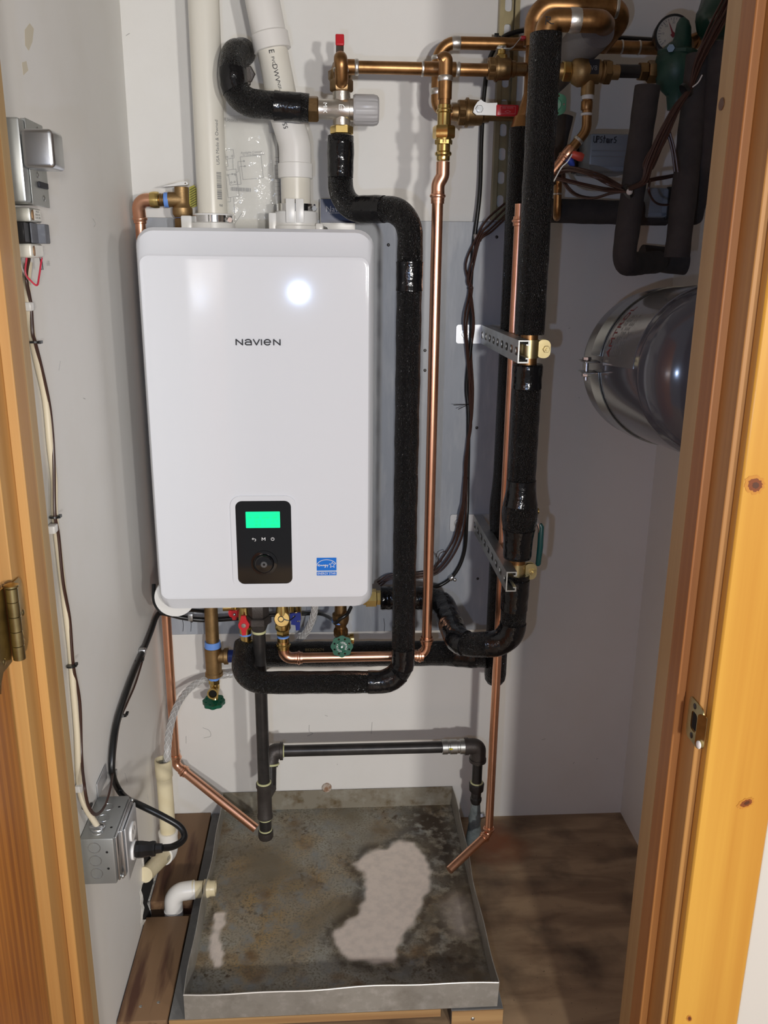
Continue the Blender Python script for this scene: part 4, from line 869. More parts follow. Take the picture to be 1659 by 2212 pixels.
# ================================================================ LOOP OF AGED COPPER ROUND THE STRUT
LP = thing('copper_loop', 'aged copper loop bent up and right over the tee, with soldered elbows', 'pipe', A(943, 240, .085))
d = .085; lp_ = [A(1000, 244, d), A(943, 244, d), A(946, 92, d), A(1150, 96, d)]; lp_[2].x = lp_[1].x; P = fillet(lp_, .036, 9)
pipe_part(LP, P, W(1020, 93, d, 26)/2, 'copper_aged'); rl_ = W(1020, 93, d, 26)/2
bead(LP, A(985, 93, d), XAX, rl_, wd=.018); bead(LP, V((lp_[1].x, -d, A(943, 125, d).z)), ZAX, rl_, wd=.008); bead(LP, V((lp_[1].x, -d, A(943, 198, d).z)), ZAX, rl_, wd=.012)
def valve(name, label, y0, xs, d, lever, rr=.018):
    o = A(xs[0], y0, d); z = o.z; X = lambda x: A(x, y0, d).x-o.x; VV = thing(name, label, 'valve', (o.x+.03, -d, z-rr), 'ball valves by the strut channel')
    x1, x2, x3, x4, x5 = [X(x) for x in xs[1:]]
    q = M(); q.lathe(V((o.x, -d, z)), XAX, [(0, rr*.72), (x1*.5, rr*.78), (x1, rr*.78), (x1+.001, rr*1.12), (x2-.001, rr*1.12), (x2, rr*1.2), (x3, rr*1.1), (x3+.004, rr*.85), (x4, rr*.82), (x4+.001, rr*.7), (x5, rr*.68)], 30); part('body', q, 'brass_dark', VV)
    q = M(); q.hexn(V((o.x+x1*.9, -d, z)), V((o.x+x2, -d, z)), rr*1.25, .2); q.lathe(V((o.x+x2+.002, -d, z)), XAX, [(0, rr*1.33), (.004, rr*1.33)], 24); part('hex_collar', q, 'brass_dark', VV)
    return VV, z
V1, z1_ = valve('ball_valve', 'ball valve on copper line with silver lever seen edge-on, left of strut', 148, (1052, 1054, 1068, 1100, 1112, 1136), .15, 0)
q = M(); b_ = A(1083, 128, .15); q.lathe(V((b_.x, -.15, z1_+.014)), ZAX, [(0, .013), (.010, .011), (.012, .008), (.028, .007)], 16); part('bonnet', q, 'brass', V1)
q = M(); q.hexn(A(1083, 107, .15), A(1083, 100, .15), .0100); part('lever_nut', q, 'steel', V1)
q = M(); P = [A(1072, 107, .15), A(1100, 108, .15), A(1108, 104, .15), A(1124, 84, .15), A(1150, 82, .15)]; h = .008
q.v = [p+V((0, s_*h, t_)) for p in P for s_, t_ in ((-1, 0), (1, 0), (1, .0022), (-1, .0022))]; q.f = [(4*i+k, 4*i+(k+1) % 4, 4*i+4+(k+1) % 4, 4*i+4+k) for i in range(4) for k in range(4)]+[(0, 1, 2, 3), (16, 17, 18, 19)]; part('lever', q, 'steel', V1)
q = M(); q.box(A(1140, 83, .15), (.03, .018, .006), None, .002); part('grip', q, 'red_grip', V1, 'red grip')
V2_, z2_ = valve('ball_valve', 'larger ball valve with flat silver lever and red printed grip pointing right', 243, (976, 990, 1004, 1040, 1056, 1130), .085, 0, .0215)
q = M(); zz2_ = A(1035, 236, .125).z; a = A(1024, 236, .118); q.prism([(x, y) for x, y in ((0, .004), (.006, .013), (.013, .018), (.018, .014), (.026, .0115), (.046, .0125), (.046, -.011), (.005, -.011), (-.002, -.006))], a, XAX, ZAX, .003); part('lever', q, mat('lever_silver', (.70, .70, .69), .35, .6), V2_)
q = M(); b0 = A(1035, 236, .122); q.lathe(b0+YAX*.02, -YAX, [(0, .008), (.02, .008)], 14); q.hexn(b0, b0-YAX*.005, .0078); q.cyl(b0-YAX*.005, b0-YAX*.008, .0042, n=12); part('lever_nut', q, 'steel', V2_)
ga, gb = A(1072, 239, .122), A(1120, 239, .122); q = M(); q.box((ga+gb)/2, ((gb-ga).length, .007, W(1090, 239, .122, 23)), None, .0022, 3); gr = part('grip', q, 'red_grip', V2_, 'red printed grip')
q = M(); g0 = (ga+gb)/2-YAX*.0036; strokes(q, [[(-1, -.6), (1, -.6), (1, .7), (-1, .7), (-1, -.6)], [(-.4, -.25), (0, -.45), (.4, -.25), (0, 0), (-.4, -.25)]], g0, .0155, .0105, .0006, .0001); text_flat(q, 'RED WHITE', g0+V((0, -.0004, .0042)), XAX, ZAX, .0042); part('grip_print', q, mat('pink_print', (.70, .30, .32), .5), gr)
# black cable that runs down past the strut
CB = M(); cp_ = smoothpath([A(1150, 62, .035), A(1100, 74, .034), A(1078, 92, .033), A(1057, 130, .016), A(1046, 200, .014), A(1040, 300, .014), A(1036, 420, .022), A(1023, 530, .0225), A(1016, 640, .0225), A(1019, 720, .034), A(1008, 830, .0225), A(1012, 900, .0225), A(1010, 1050, .0225), A(1008, 1120, .035), A(1003, 1190, .0225), A(985, 1235, .022), A(955, 1262, .022), A(905, 1278, .03)], 6)
CB.tube(cp_, .0048, 10); cbl = solo('control_cable', CB, 'rubber', 'thin black cable looping from top right down the board to heater side', 'cable')
def clip(parent, p, t, mt='steel', r=.0065, wd=.012):
    t = V(t).normalized(); q = M(); q.lathe(p-t*wd/2, t, [(0, r), (wd*.1, r+.0008), (wd*.9, r+.0008), (wd, r)], 14); q.sphere(p+V((.009, -.0, -.006)), .0045, 10, (1, .6, 1)); return part('clip', q, mt, parent, 'metal cable clip')
clip(cbl, A(975, 1248, .022), A(985, 1240, .022)-A(960, 1258, .022)); clip(cbl, A(1028, 512, .022), ZAX)
q = M(); q.lathe(A(1075, 85, .03), V((.3, 0, 1)), [(0, .007), (.006, .007)], 12); q.bb(A(1068, 82, .03), A(1078, 72, .028), .0005); part('cable_tie', q, 'rubber', cbl)
# brown thermostat wires alongside
WB = thing('wire_bundle', 'brown low-voltage wires zip-tied down the board right of the long copper pipe', 'wires', A(1005, 1250, .02))
tracks = [[(1092, 450), (1060, 482), (1033, 516), (1012, 600), (1020, 625), (1008, 700), (1013, 780), (1020, 850), (1017, 910), (1012, 960), (1006, 1040), (1000, 1110), (988, 1165), (962, 1212), (935, 1236), (890, 1244), (845, 1246), (818, 1262)],
 [(1095, 462), (1058, 496), (1036, 520), (1016, 610), (1014, 640), (1022, 690), (1016, 760), (1014, 860), (1018, 920), (1008, 980), (1008, 1050), (1006, 1110), (996, 1165), (970, 1214), (938, 1242), (890, 1250), (845, 1250), (822, 1266)],
 [(1090, 440), (1052, 474), (1030, 512), (1006, 570), (1014, 625), (1003, 690), (1008, 760), (1017, 870), (1014, 930), (1004, 1000), (1004, 1060), (994, 1110), (980, 1165), (955, 1206), (930, 1232), (880, 1240), (840, 1242), (815, 1258)],
 [(1094, 470), (1062, 500), (1034, 524), (1010, 600), (1017, 630), (1024, 700), (1018, 760), (1022, 840), (1019, 905), (1010, 950), (1003, 1030), (998, 1100), (985, 1170), (960, 1216), (932, 1240), (888, 1246), (850, 1248), (826, 1256)]]
for k, t in enumerate(tracks):
    q = M(); q.tube(smoothpath([A(x, y, .043 if 680 < y < 760 else (.044 if 1080 < y < 1140 else .0315)) for x, y in t], 5), .0023, 8); part('wire', q, 'wire_brown', WB)
for (x, y) in ((1016, 622), (1017, 872), (1006, 1032)):
    q = M(); q.lathe(A(x, y, .025)-ZAX*.002, ZAX, [(0, .0068), (.004, .0068)], 14); part('cable_tie', q, 'rubber', WB)
q = M(); q.tube([A(1015, 874, .03), A(980, 875, .045)], .0008, 6); q.tube([A(1015, 872, .03), A(990, 884, .045)], .0008, 6); part('tie_tail', q, 'rubber', WB)
q = M(); q.tube(smoothpath([A(935, 1238, .028), A(946, 1212, .04), A(941, 1195, .045)], 5), .0009, 6); q.tube(smoothpath([A(952, 1215, .03), A(962, 1192, .04), A(950, 1196, .045), A(946, 1210, .045)], 5), .0009, 6); part('stray_wire', q, 'wire_brown', WB)

# ================================================================ UPPER RIGHT: OLDER PIPEWORK IN THE SHADE
RP_ = thing('return_elbow', 'large aged copper elbow marked R on top of the front foam pipe', 'pipe', A(1240, 70, .36))
d = .36; ez = A(1240, 44, d).z; r_ = W(1250, 44, d, 47)/2; er = A(1296, 47, d)
pipe_part(RP_, fillet([A4(95), V((axx, -d, ez)), V((er.x, -d, ez)), A(1306, 54, .26)], .032, 9), r_, 'copper_aged', 'elbow', 26); bead(RP_, V((A(1241, 45, d).x, -d, ez)), XAX, r_, wd=.020)
q = M(); strokes(q, [[(0, 0), (.12, 1)], [(-.1, .95), (.6, .95), (.62, .6), (.1, .5)], [(.2, .5), (.75, .12), (1.1, .12)]], A(1178, 53, d+r_+.001), .013, .012, .0012, .0006); part('marker_letter', q, 'ink', RP_, 'black letter R')
F5 = thing('old_foam_pipe', 'pale grey foam pipe behind the R-marked elbow, sloping down left', 'insulated pipe', A(1240, 130, .15)); 
mat('foam_pale', (.16, .15, .15), .8, bump=(420, .5, .001))
foam_part(F5, [A(1290, 62, .27), A(1180, 176, .055)], .035, 20, mt='foam_pale'); 
BP = thing('rear_elbow', 'aged copper pipe looping along the top behind the R-marked elbow', 'pipe', A(1260, 10, .17))
d = .18; r_ = W(1250, 12, d, 46)/2
pth = fillet([V((bcx, -.15, A(1143, 100, .15).z)), V((bcx, -.155, A(1150, 12, .155).z)), A(1362, 16, d), A(1296, 98, .10)], .045, 9); pipe_part(BP, pth, r_, 'copper_aged', 'pipe', 26); bead(BP, A(1218, 13, .16), XAX, r_, wd=.010); bead(BP, A(1330, 15, .178), XAX, r_, wd=.006)
bead(BP, V((bcx, -.15, A(1140, 84, .15).z)), ZAX, .0178, wd=.012)
d = .10; hz = A(1300, 101, d); pipe_part(BP, [V((A(1238, 101, d).x, -d, hz.z)), V((A(1455, 101, d).x, -d, hz.z))], W(1350, 100, d, 27)/2, 'copper_aged', 'pipe'); 
for x in (1342, 1380): bead(BP, V((A(x, 101, d).x, -d, hz.z)), XAX, W(1350, 100, d, 27)/2, wd=.004)
bead(BP, A(1300, 92, .105), A(1362, 16, d)-A(1296, 98, .10), r_*.9, wd=.006)
AV = thing('air_valve', 'brass zone valve body with dark label, right of the front foam pipe', 'valve', A(1270, 200, .22))
d = .22; z = A(1270, 155, d).z; ax0 = A(1200, 155, d).x; X = lambda x: A(x, 155, d).x-ax0; wv = lambda p: W(1270, 155, d, p)/2
q = M(); q.lathe(V((ax0, -d, z)), XAX, [(0, wv(28)), (X(1212), wv(30)), (X(1231), wv(30)), (X(1238), wv(50)), (X(1250), wv(62)), (X(1262), wv(60)), (X(1272), wv(48)), (X(1294), wv(48)), (X(1297), wv(38)), (X(1300), wv(44)), (X(1318), wv(44)), (X(1320), wv(30)), (X(1336), wv(30))], 28); q.cyl(V((A(1271, 160, d).x, -d, z)), A(1269, 206, d), wv(29)); part('body', q, 'brass_cast', AV)
hexp(AV, V((ax0+X(1214), -d, z)), V((ax0+X(1231), -d, z)), wv(44), 'brass', 'nut', .3); hexp(AV, V((ax0+X(1302), -d, z)), V((ax0+X(1318), -d, z)), wv(52), 'brass_dark', 'nut', .3)
q = M(); q.prism(rrect(W(1283, 145, d, 23), W(1283, 145, d, 29), .001, 2), A(1283, 144, d+wv(49)), XAX, ZAX, .0006); lb = part('label', q, 'ink', AV, 'black label')
q = M(); text_flat(q, 'V8', A(1283, 147, d+wv(49)+.002), XAX, ZAX, .012); part('label_print', q, 'ink_grey', lb)
q = M(); q.lathe(A(1269, 215, d), ZAX, [(0, wv(24)), (.004, wv(25)), (.010, wv(26))], 22); part('tape_band', q, 'tape_white', AV, 'white thread tape')
pth = fillet([A(1269, 213, d), A(1267, 282, d), A(1243, 312, d), A(1196, 368, d)], .03, 7); pipe_part(AV, pth, wv(21), 'copper_aged')
sleeve(AV, A(1268, 218, d), A(1267, 238, d), wv(25), 'copper_aged'); bead(AV, A(1267, 247, d), ZAX, wv(22), 'tape_white', .005); bead(AV, A(1249, 303, d), (1, 0, 1.2), wv(22), 'solder', .006)
cp2 = A(1243, 312, d)-A(1196, 368, d); sleeve(AV, A(1236, 320, d), A(1220, 340, d), wv(27), 'copper', 'press_fitting'); press(AV, A(1219, 341, d), cp2, wv(22), 'copper')
pipe_part(AV, [A(1222, 338, d), A(1192, 374, d)], wv(22.5), 'copper')
DP_ = thing('dark_nipple', 'short dark pipe joining brass valve to the green boiler fitting', 'pipe', A(1370, 170, .2)); d = .2
z = A(1360, 154, d).z; X = lambda x: V((A(x, 154, d).x, -d, z)); q = M(); q.cyl(X(1330), X(1392), W(1360, 154, d, 27)/2); part('pipe', q, 'black_iron', DP_); hexp(DP_, X(1380), X(1398), W(1390, 154, d, 40)/2, 'brass_dark', 'nut', .2); hexp(DP_, X(1398), X(1420), W(1400, 154, d, 46)/2, 'brass_dark', 'nut', .5)
GP = thing('flow_fitting', 'green cast iron pump fitting right of the brass valve, below the gauge', 'fitting', A(1450, 240, .21)); d = .21
q = M()
prof = [(1474, 38, 10), (1475, 48, 26), (1476, 62, 33), (1475, 78, 35), (1473, 94, 42), (1468, 104, 54), (1464, 116, 72), (1462, 124, 86), (1460, 140, 92), (1460, 165, 90), (1462, 190, 66), (1462, 205, 44), (1462, 236, 40)]
ctr = [A(x, y, d) for x, y, w_ in prof]; q.tube(ctr, [W(x, y, d, w_)/2 for x, y, w_ in prof], 28); part('casting', q, 'green_iron', GP)
q = M(); q.lathe(A(1463, 121, d)+V((0, 0, -.004)), V((.06, 0, 1)), [(0, W(1448, 120, d, 78)/2), (.004, W(1448, 120, d, 90)/2), (.010, W(1448, 120, d, 90)/2), (.014, W(1448, 120, d, 76)/2)], 8); part('flange', q, 'green_iron', GP)
q = M(); q.hexn(A(1450, 104, .225), A(1449, 104, .245), .008); part('plug', q, 'green_dark', GP)
GA = thing('pressure_gauge', 'round dial gauge with black rim and red needle, top right', 'gauge', A(1455, 110, .13)); gc = A(1453, 72, .15); gn = V((-.22, -.95, -.05)).normalized(); gr_ = W(1453, 72, .15, 76)/2
q = M(); q.lathe(gc-gn*.045, gn, [(0, gr_*.9), (.006, gr_), (.045, gr_), (.047, gr_*.97), (.047, gr_*.88), (.042, gr_*.87)], 40); part('rim', q, 'rubber', GA, 'black rim')
q = M(); q.lathe(gc-gn*.002, gn, [(0, gr_*.87), (.0005, gr_*.87)], 36); gf = part('dial_face', q, 'gauge_face', GA); gu, gv = frame(gn); gu, gv = V((gn.y*-1, gn.x, 0)).normalized(), None; gv = gu.cross(gn)*-1
if gv.z < 0: gv = -gv
if gu.x < 0: gu = -gu
q = M()
for k in range(25):
    a = math.radians(-45+270*k/24); c_, s_ = math.cos(a), math.sin(a); L_ = .10 if k % 4 else .17; t = V(gu)*c_+gv*s_; n_ = gn.cross(t)*.0006; q.add([gc+t*gr_*.80-n_, gc+t*gr_*.80+n_, gc+t*gr_*(.80-L_)+n_, gc+t*gr_*(.80-L_)-n_], [(0, 1, 2, 3)])
for k, s_ in enumerate(('0', '10', '20', '30', '40', '50', '60')):
    a = math.radians(225-270*k/6); text_flat(q, s_, gc+(gu*math.cos(a)+gv*math.sin(a))*gr_*.54+gn*.0004, gu, gv, gr_*.17)
part('scale', q, 'ink_grey', gf)
q = M(); nd = gu*-.42+gv*.91; sd_ = gn.cross(nd); c0 = gc+gn*.001; q.add([c0-sd_*.0022-nd*.004, c0+sd_*.0022-nd*.004, c0+nd*gr_*.74], [(0, 1, 2)]); q.lathe(c0-gn*.0004-nd*.003, gn, [(0, .0055), (.001, .0055)], 4); part('needle', q, 'ink_red', gf, 'red needle')
q = M(); q.lathe(gc-gn*.045, -gn, [(0, .010), (.03, .010)], 14); part('stem', q, 'brass_dark', GA)
# circulator at the very top right
CP = thing('circulator', 'dark green circulator body behind the door frame, top right corner', 'pump', A(1540, 80, .25)); d = .25
q = M(); q.tube([A(1510, 64, d), A(1520, 60, d), A(1532, 52, d), A(1560, 30, d), A(1600, 5, d)], [.012, .030, .034, .058, .058], 10); part('casting', q, 'green_dark', CP)
q = M(); q.cyl(A(1492, 90, .2), A(1520, 78, .2), .0125); q.lathe(A(1504, 88, .2), XAX, [(0, .0138), (.004, .0138)], 20); part('pipe', q, 'copper_aged', CP)
# old grey foam tubes
def oldfoam(label, pts, wpx, cut=True, seed=0):
    o = thing('old_foam_pipe', label, 'insulated pipe', pts[-1], 'old grey foam pipes'); foam_part(o, pts, wpx/2, seed, mt='foam_old', n=24); return o
d = .30
f1 = fillet([A(1399, 186, d), A(1345, 572, d), A(1420, 566, .14)], .03, 7); oldfoam('old grey foam pipe nearest the brass valve, hanging down then turning back', f1, W(1370, 400, d, 52), seed=31)
oldfoam('old grey foam pipe in the middle, hanging down and cut open at its lower end', [A(1512, 118, d+.03), A(1462, 556, d+.03)], W(1480, 350, d, 54), seed=32)
oldfoam('old grey foam pipe closest to the door frame, upper right', [A(1562, 88, d+.06), A(1520, 350, d+.02), A(1492, 470, d-.06)], W(1530, 250, d+.04, 54), seed=33)
oldfoam('level old grey foam pipe on the wall just above the dark recess, right of strut', [A(1188, 455, .06), A(1440, 462, .06)], W(1280, 455, .06, 50), seed=34)
oldfoam('lowest level old grey foam pipe, ending right of the hanging foam pipes', fillet([A(1385, 556, .06), A(1480, 566, .06), A(1560, 548, .06)], .04, 6), W(1440, 560, .06, 54), seed=35)
oldfoam('stub of old grey foam beside the green handwheel, behind the front pipe', [A(1222, 250, .10), A(1205, 330, .10), A(1195, 400, .10)], W(1215, 300, .1, 32), seed=36)
oldfoam('short dark foam elbow seen beside the door frame, right of the middle foam pipe', [A(1530, 345, .20), A(1528, 372, .22), A(1545, 392, .22), A(1575, 385, .2)], W(1530, 370, .2, 44), seed=37)
# zone control boxes
def zbox(label, quad, d, dep, letters=None):
    a, b_ = A(*quad[0], d), A(*quad[1], d); o = thing('zone_box', label, 'control box', ((a.x+b_.x)/2, -d, b_.z), 'zone control boxes'); q = M(); q.bb((a.x, -d, b_.z), (b_.x, -d+dep, a.z), .004); part('cover', q, 'box_grey', o)
    q = M(); q.bb((a.x-.010, -d+dep-.02, b_.z+.004), (a.x-.0005, -d+dep, a.z-.002), .002); part('side', q, 'rubber', o); q = M(); q.bb((b_.x-.012, -d-.0015, b_.z+.003), (b_.x-.001, -d+.001, a.z-.003), .001); q.bb((a.x+.001, -d-.0015, b_.z+.002), (b_.x-.001, -d+.001, b_.z+.010), .001); part('clear_edge', q, 'box_clear', o)
    for t in (.55, .40):
        q = M(); z = b_.z+(a.z-b_.z)*t; q.bb((a.x+.004, -d-.0012, z), (b_.x-.014, -d+.001, z+.0008)); part('groove', q, 'ink_grey', o)
    return o, a, b_
zb2, a, b_ = zbox('grey zone box handwritten Upstairs, hanging above the brown wires', ((1277, 288), (1366, 372)), .17, .10)
q = M()
def scribble(s, o, sx, sz, w_): 
    G = {'u': [[(0, 1), (0, .2), (.3, 0), (.6, .2), (.65, 1), (.65, 0)]], 'p': [[(0, 0), (.05, 1), (.5, .95), (.5, .55), (.05, .5)]], 's': [[(.55, .95), (.1, .85), (.15, .55), (.55, .4), (.4, .05), (0, .05)]], 't': [[(.3, 1.1), (.25, 0)], [(0, .7), (.6, .72)]], 'a': [[(.5, .6), (.15, .6), (.05, .15), (.35, .0), (.5, .6), (.6, .0)]], 'i': [[(.1, .6), (.1, 0)]], 'r': [[(.05, .6), (.1, 0)], [(.1, .4), (.45, .62)]]}
    x = 0
    for c_ in s:
        strokes(q, [[(x+px*1, py_) for px, py_ in st_] for st_ in G[c_]], o, sx, sz, w_, .0004); x += .42 if c_ == 'i' else .78
scribble('upstairs', A(1282, 308, .1715), (A(1331, 300, .17).x-A(1282, 300, .17).x)/5.7, W(1300, 300, .17, 13), .0016); part('handwriting', q, 'ink', zb2, 'black marker handwriting')
zbox('second grey zone box with black side, partly hidden behind the middle foam pipe', ((1404, 405), (1440, 470)), .10, .07)
q = M(); q.bb(A(1436, 474, .10), A(1462, 404, .09), .003); q.bb(A(1500, 470, .10), A(1530, 395, .09), .003); solo('pump_motor', q, 'rubber', 'black motor housing low behind the old foam pipes, beside the door frame', 'motor')
q = M(); hb = A(1262, 368, .12); q.bb(A(1252, 366, .09), A(1276, 292, .11), .003); solo('zone_actuator', q, 'rubber', 'black actuator block directly left of the Upstairs box', 'control box')
# green handwheel with copper stub, half hidden
HW = thing('gate_valve', 'green handwheel valve half hidden right of the front foam pipe', 'valve', A(1205, 270, .12)); handwheel(HW, A(1200, 226, .13), V((-.25, -.9, -.1)), W(1206, 226, .13, 48)/2, mat('green_wheel', (.02, .20, .11), .3), lobes=5); q = M(); q.cyl(A(1200, 226, .13), A(1198, 230, .06), .008); q.cyl(A(1198, 205, .07), A(1198, 262, .07), .012); part('body', q, 'brass_dark', HW)
CU = thing('copper_stub', 'small bright copper elbow hanging beside the front foam pipe', 'pipe', A(1203, 470, .12)); pipe_part(CU, fillet([A(1206, 385, .11), A(1203, 468, .11), A(1203, 470, .05)], .02, 6), W(1205, 430, .11, 17)/2, 'copper_aged'); bead(CU, A(1205, 419, .11), ZAX, W(1205, 430, .11, 17)/2, wd=.004)
WN = thing('wire_nut', 'orange-red wire connector on the copper pipe beside the Upstairs box', 'connector', A(1245, 340, .25)); q = M(); q.lathe(A(1236, 333, .25), A(1259, 341, .25)-A(1236, 333, .25), [(0, .0065), (.016, .0085), (.022, .007)], 12); part('cap', q, 'red_dull', WN); q = M(); q.tube(smoothpath([A(1236, 333, .25), A(1225, 350, .25), A(1212, 363, .25), A(1196, 392, .25)], 5), .0012, 6); part('lead', q, 'wire_white', WN)
WN = thing('wire_nut', 'dark blue wire connector below the orange-red one', 'connector', A(1235, 360, .24)); q = M(); q.lathe(A(1228, 342, .24), A(1241, 362, .24)-A(1228, 342, .24), [(0, .0075), (.012, .006), (.018, .003)], 12); part('cap', q, 'wire_blue', WN)
# brown thermostat wire harness across the shade
WH = thing('wire_harness', 'bundle of brown thermostat wires sweeping down from top right and back left to the strut', 'wires', A(1400, 420, .36)); rn = random.Random(21)
def bundle(pts, n, spread, d0, mt='wire_brown', r=.0022):
    for k in range(n):
        o1, o2 = rn.uniform(-1, 1), rn.uniform(-1, 1); P = []
        for i, pt in enumerate(pts):
            x, y, s_ = pt[:3]; dd = pt[3] if len(pt) > 3 else d0; p = A(x+o1*s_*spread+rn.uniform(-.2, .2)*s_, y+o2*s_*spread*.6, dd+o2*.006); P.append(p)
        q = M(); q.tube(smoothpath(P, 5), r, 7); part('wire', q, mt, WH)
bundle([(1578, -5, 14), (1545, 60, 12), (1510, 130, 9), (1490, 190, 3), (1462, 232, 6), (1432, 290, 10), (1405, 350, 8), (1392, 390, 6), (1360, 408, 3)], 11, 1, .375)
bundle([(1357, 413, 3, .345), (1320, 395, 10), (1285, 378, 9), (1240, 366, 8, .27), (1205, 372, 7, .22), (1190, 392, 6, .2)], 7, 1, .32)
bundle([(1357, 413, 3, .345), (1310, 410, 5), (1255, 398, 4, .27), (1205, 386, 5, .23), (1188, 384, 4, .2)], 4, 1, .32)
bundle([(1357, 413, 3, .345), (1320, 418, 3), (1282, 428, 3, .27), (1245, 420, 4, .23), (1222, 395, 4, .22), (1218, 372, 4, .2)], 3, 1, .3)
bundle([(1440, 280, 4), (1412, 320, 5), (1393, 352, 4), (1396, 367, 2), (1408, 362, 3), (1425, 320, 6), (1445, 270, 4)], 4, 1, .37)
bundle([(1362, 408, 3, .345), (1400, 390, 5), (1440, 382, 5, .3), (1470, 376, 4, .28)], 3, 1, .33)
bundle([(1440, 270, 4), (1455, 320, 4), (1462, 370, 4)], 2, 1, .37); bundle([(1404, 390, 2), (1402, 415, 2), (1415, 438, 2, .3), (1440, 444, 3, .28), (1470, 436, 3, .25)], 1, 1, .34)
for x, y, mt in ((1483, 193, 'rubber'), (1357, 412, 'rubber')):
    q = M(); q.lathe(A(x, y, .37 if x > 1400 else .345)-V((.004, 0, .004)), V((.75, 0, .6)), [(0, .0135), (.006, .0135)], 16); part('cable_tie', q, mt, WH)
q = M(); q.tube(smoothpath([A(1496, 188, .39), A(1508, 178, .39), A(1517, 162, .39)], 5), .0012, 6); part('tie_tail', q, 'wire_white', WH); q = M(); q.sphere(A(1360, 414, .36), .006, 10); part('tie_head', q, 'tape_white', WH)
# black line along wall behind gauge
q = M(); q.tube([A(1225, 78, .02), A(1330, 82, .02), A(1520, 93, .02)], .005, 8); solo('wall_cable', q, 'rubber', 'black cable running level along the back wall behind the gauge', 'cable')

# ================================================================ EXPANSION TANK
d1, d2 = .34, .605
cA, cB = A(1436, 791, d1), A(1567, 806, d2); RA, RB = W(1436, 791, d1, 330)/2, W(1567, 806, d2, 388)/2
cB.x = cA.x; tax = (cB-cA).normalized(); RR = (RA+RB)/2*.985; Lc = (cB-cA).length
ET = thing('expansion_tank', 'round grey expansion tank strapped on its side by right wall, half behind the door frame', 'tank', cA-ZAX*RR)
q = M(); dm = [(Lc+RR*.44*math.sin(a), RR*(1-.0)*math.cos(a)**.8) for a in [math.radians(90*k/12) for k in range(13)]]
bk_ = [(-.05-RR*.44*math.sin(a), RR*math.cos(a)**.8) for a in [math.radians(90*(12-k)/12) for k in range(12)]]
q.lathe(cA, tax, bk_+[(-.05, RR), (Lc-.012, RR), (Lc-.004, RR*.995), (Lc, RR*.985)]+[(t, r*.985) for t, r in dm[1:]], 64); tk = part('shell', q, 'tank_paint', ET, ang=60)
def band(t0, t1, r, mt, name, a0=0, a1=360, n=64, lab=None, parent=None):
    u, v = frame(tax); q = M(); k = int(n*(a1-a0)/360)+1
    u0 = XAX-tax*XAX.dot(tax); u0.normalize(); v0 = tax.cross(u0)
    if v0.z < 0: v0 = -v0
    for i in range(k):
        a = math.radians(a0+(a1-a0)*i/(k-1)); dr_ = u0*math.cos(a)+v0*math.sin(a)
        for t, rr in ((t0, r-.002), (t0, r), (t1, r), (t1, r-.002)): q.v.append(cA+tax*t+dr_*rr)
    q.f = [(4*i+m_, 4*i+(m_+1) % 4, 4*i+4+(m_+1) % 4, 4*i+4+m_) for i in range(k-1) for m_ in range(4)]
    if a1-a0 < 360: q.f += [(0, 1, 2, 3), tuple(4*(k-1)+m_ for m_ in range(4))]
    return part(name, q, mt, parent or ET, lab), u0, v0
st1, u0, v0 = band(.0, .055, RR+.0028, 'chrome_dull' if 'chrome_dull' in MATS else mat('chrome_dull', (.52, .54, .53), .16, 1), 'strap', 184, 532, 72, 'shiny steel strap')
lb_, _, _ = band(.075, Lc-.03, RR+.0013, 'tank_label', 'label', 105, 178, 64, 'clear silver label')
P_ = cA-u0*(RR+.004); 
for s_ in (1, -1):
    q = M(); a = math.radians(180-s_*4); e_ = cA+u0*math.cos(a)*(RR+.002)+v0*math.sin(a)*(RR+.002); q.box(e_-u0*.012+tax*.0275, (.026, .046, .003), None, .001); part('strap_ear', q, 'steel', st1)
e_ = cA-u0*(RR+.017)+tax*.0275; q = M(); q.cyl(e_+v0*.018, e_-v0*.026, .0042, n=12); q.hexn(e_+v0*.012, e_+v0*.018, .0085); q.hexn(e_-v0*.012, e_-v0*.019, .0085); part('strap_bolt', q, 'steel', st1)
q = M(); q.bb(V((cA.x+RR*.6, cA.y-.05, cA.z-.03)), V((XR-.0005, cA.y+.0, cA.z+.03)), .002); part('wall_bracket', q, 'steel', ET)
q = M()
def tank_text(s, t, ang, size, thin=0):
    vs, fs = text_mesh(s, size, thin); out = []
    for x, y in vs:
        a = math.radians(ang)-x/RR; out.append(cA+tax*(t+y*-1)+(u0*math.cos(a)+v0*math.sin(a))*(RR+.0017))
    q.add(out, fs)
tank_text('AMTROL', .098, 152, .026, .0012); part('label_name', q, 'ink_red', lb_, 'red maker name')
q = M()
for k in range(5): tank_text('TANK MODEL SERIAL PSI', .122+.008*k, 150, .0062) if k < 1 else tank_text(' '.join(['mmmm']*4), .122+.008*k, 150, .0045)
part('label_print', q, 'ink_grey', lb_) if False else None
q = M()
for k in range(6):
    for j in range(9):
        if (k*7+j*3) % 4:
            a0, t0 = 140+j*3.4, .118+.009*k; pts = []
            for da, dt in ((0, 0), (2.4, 0), (2.4, .0022), (0, .0022)): a = math.radians(a0+da); pts.append(cA+tax*(t0+dt)+(u0*math.cos(a)+v0*math.sin(a))*(RR+.0017))
            q.add(pts, [(0, 1, 2, 3)])
part('label_print', q, 'ink_grey', lb_)

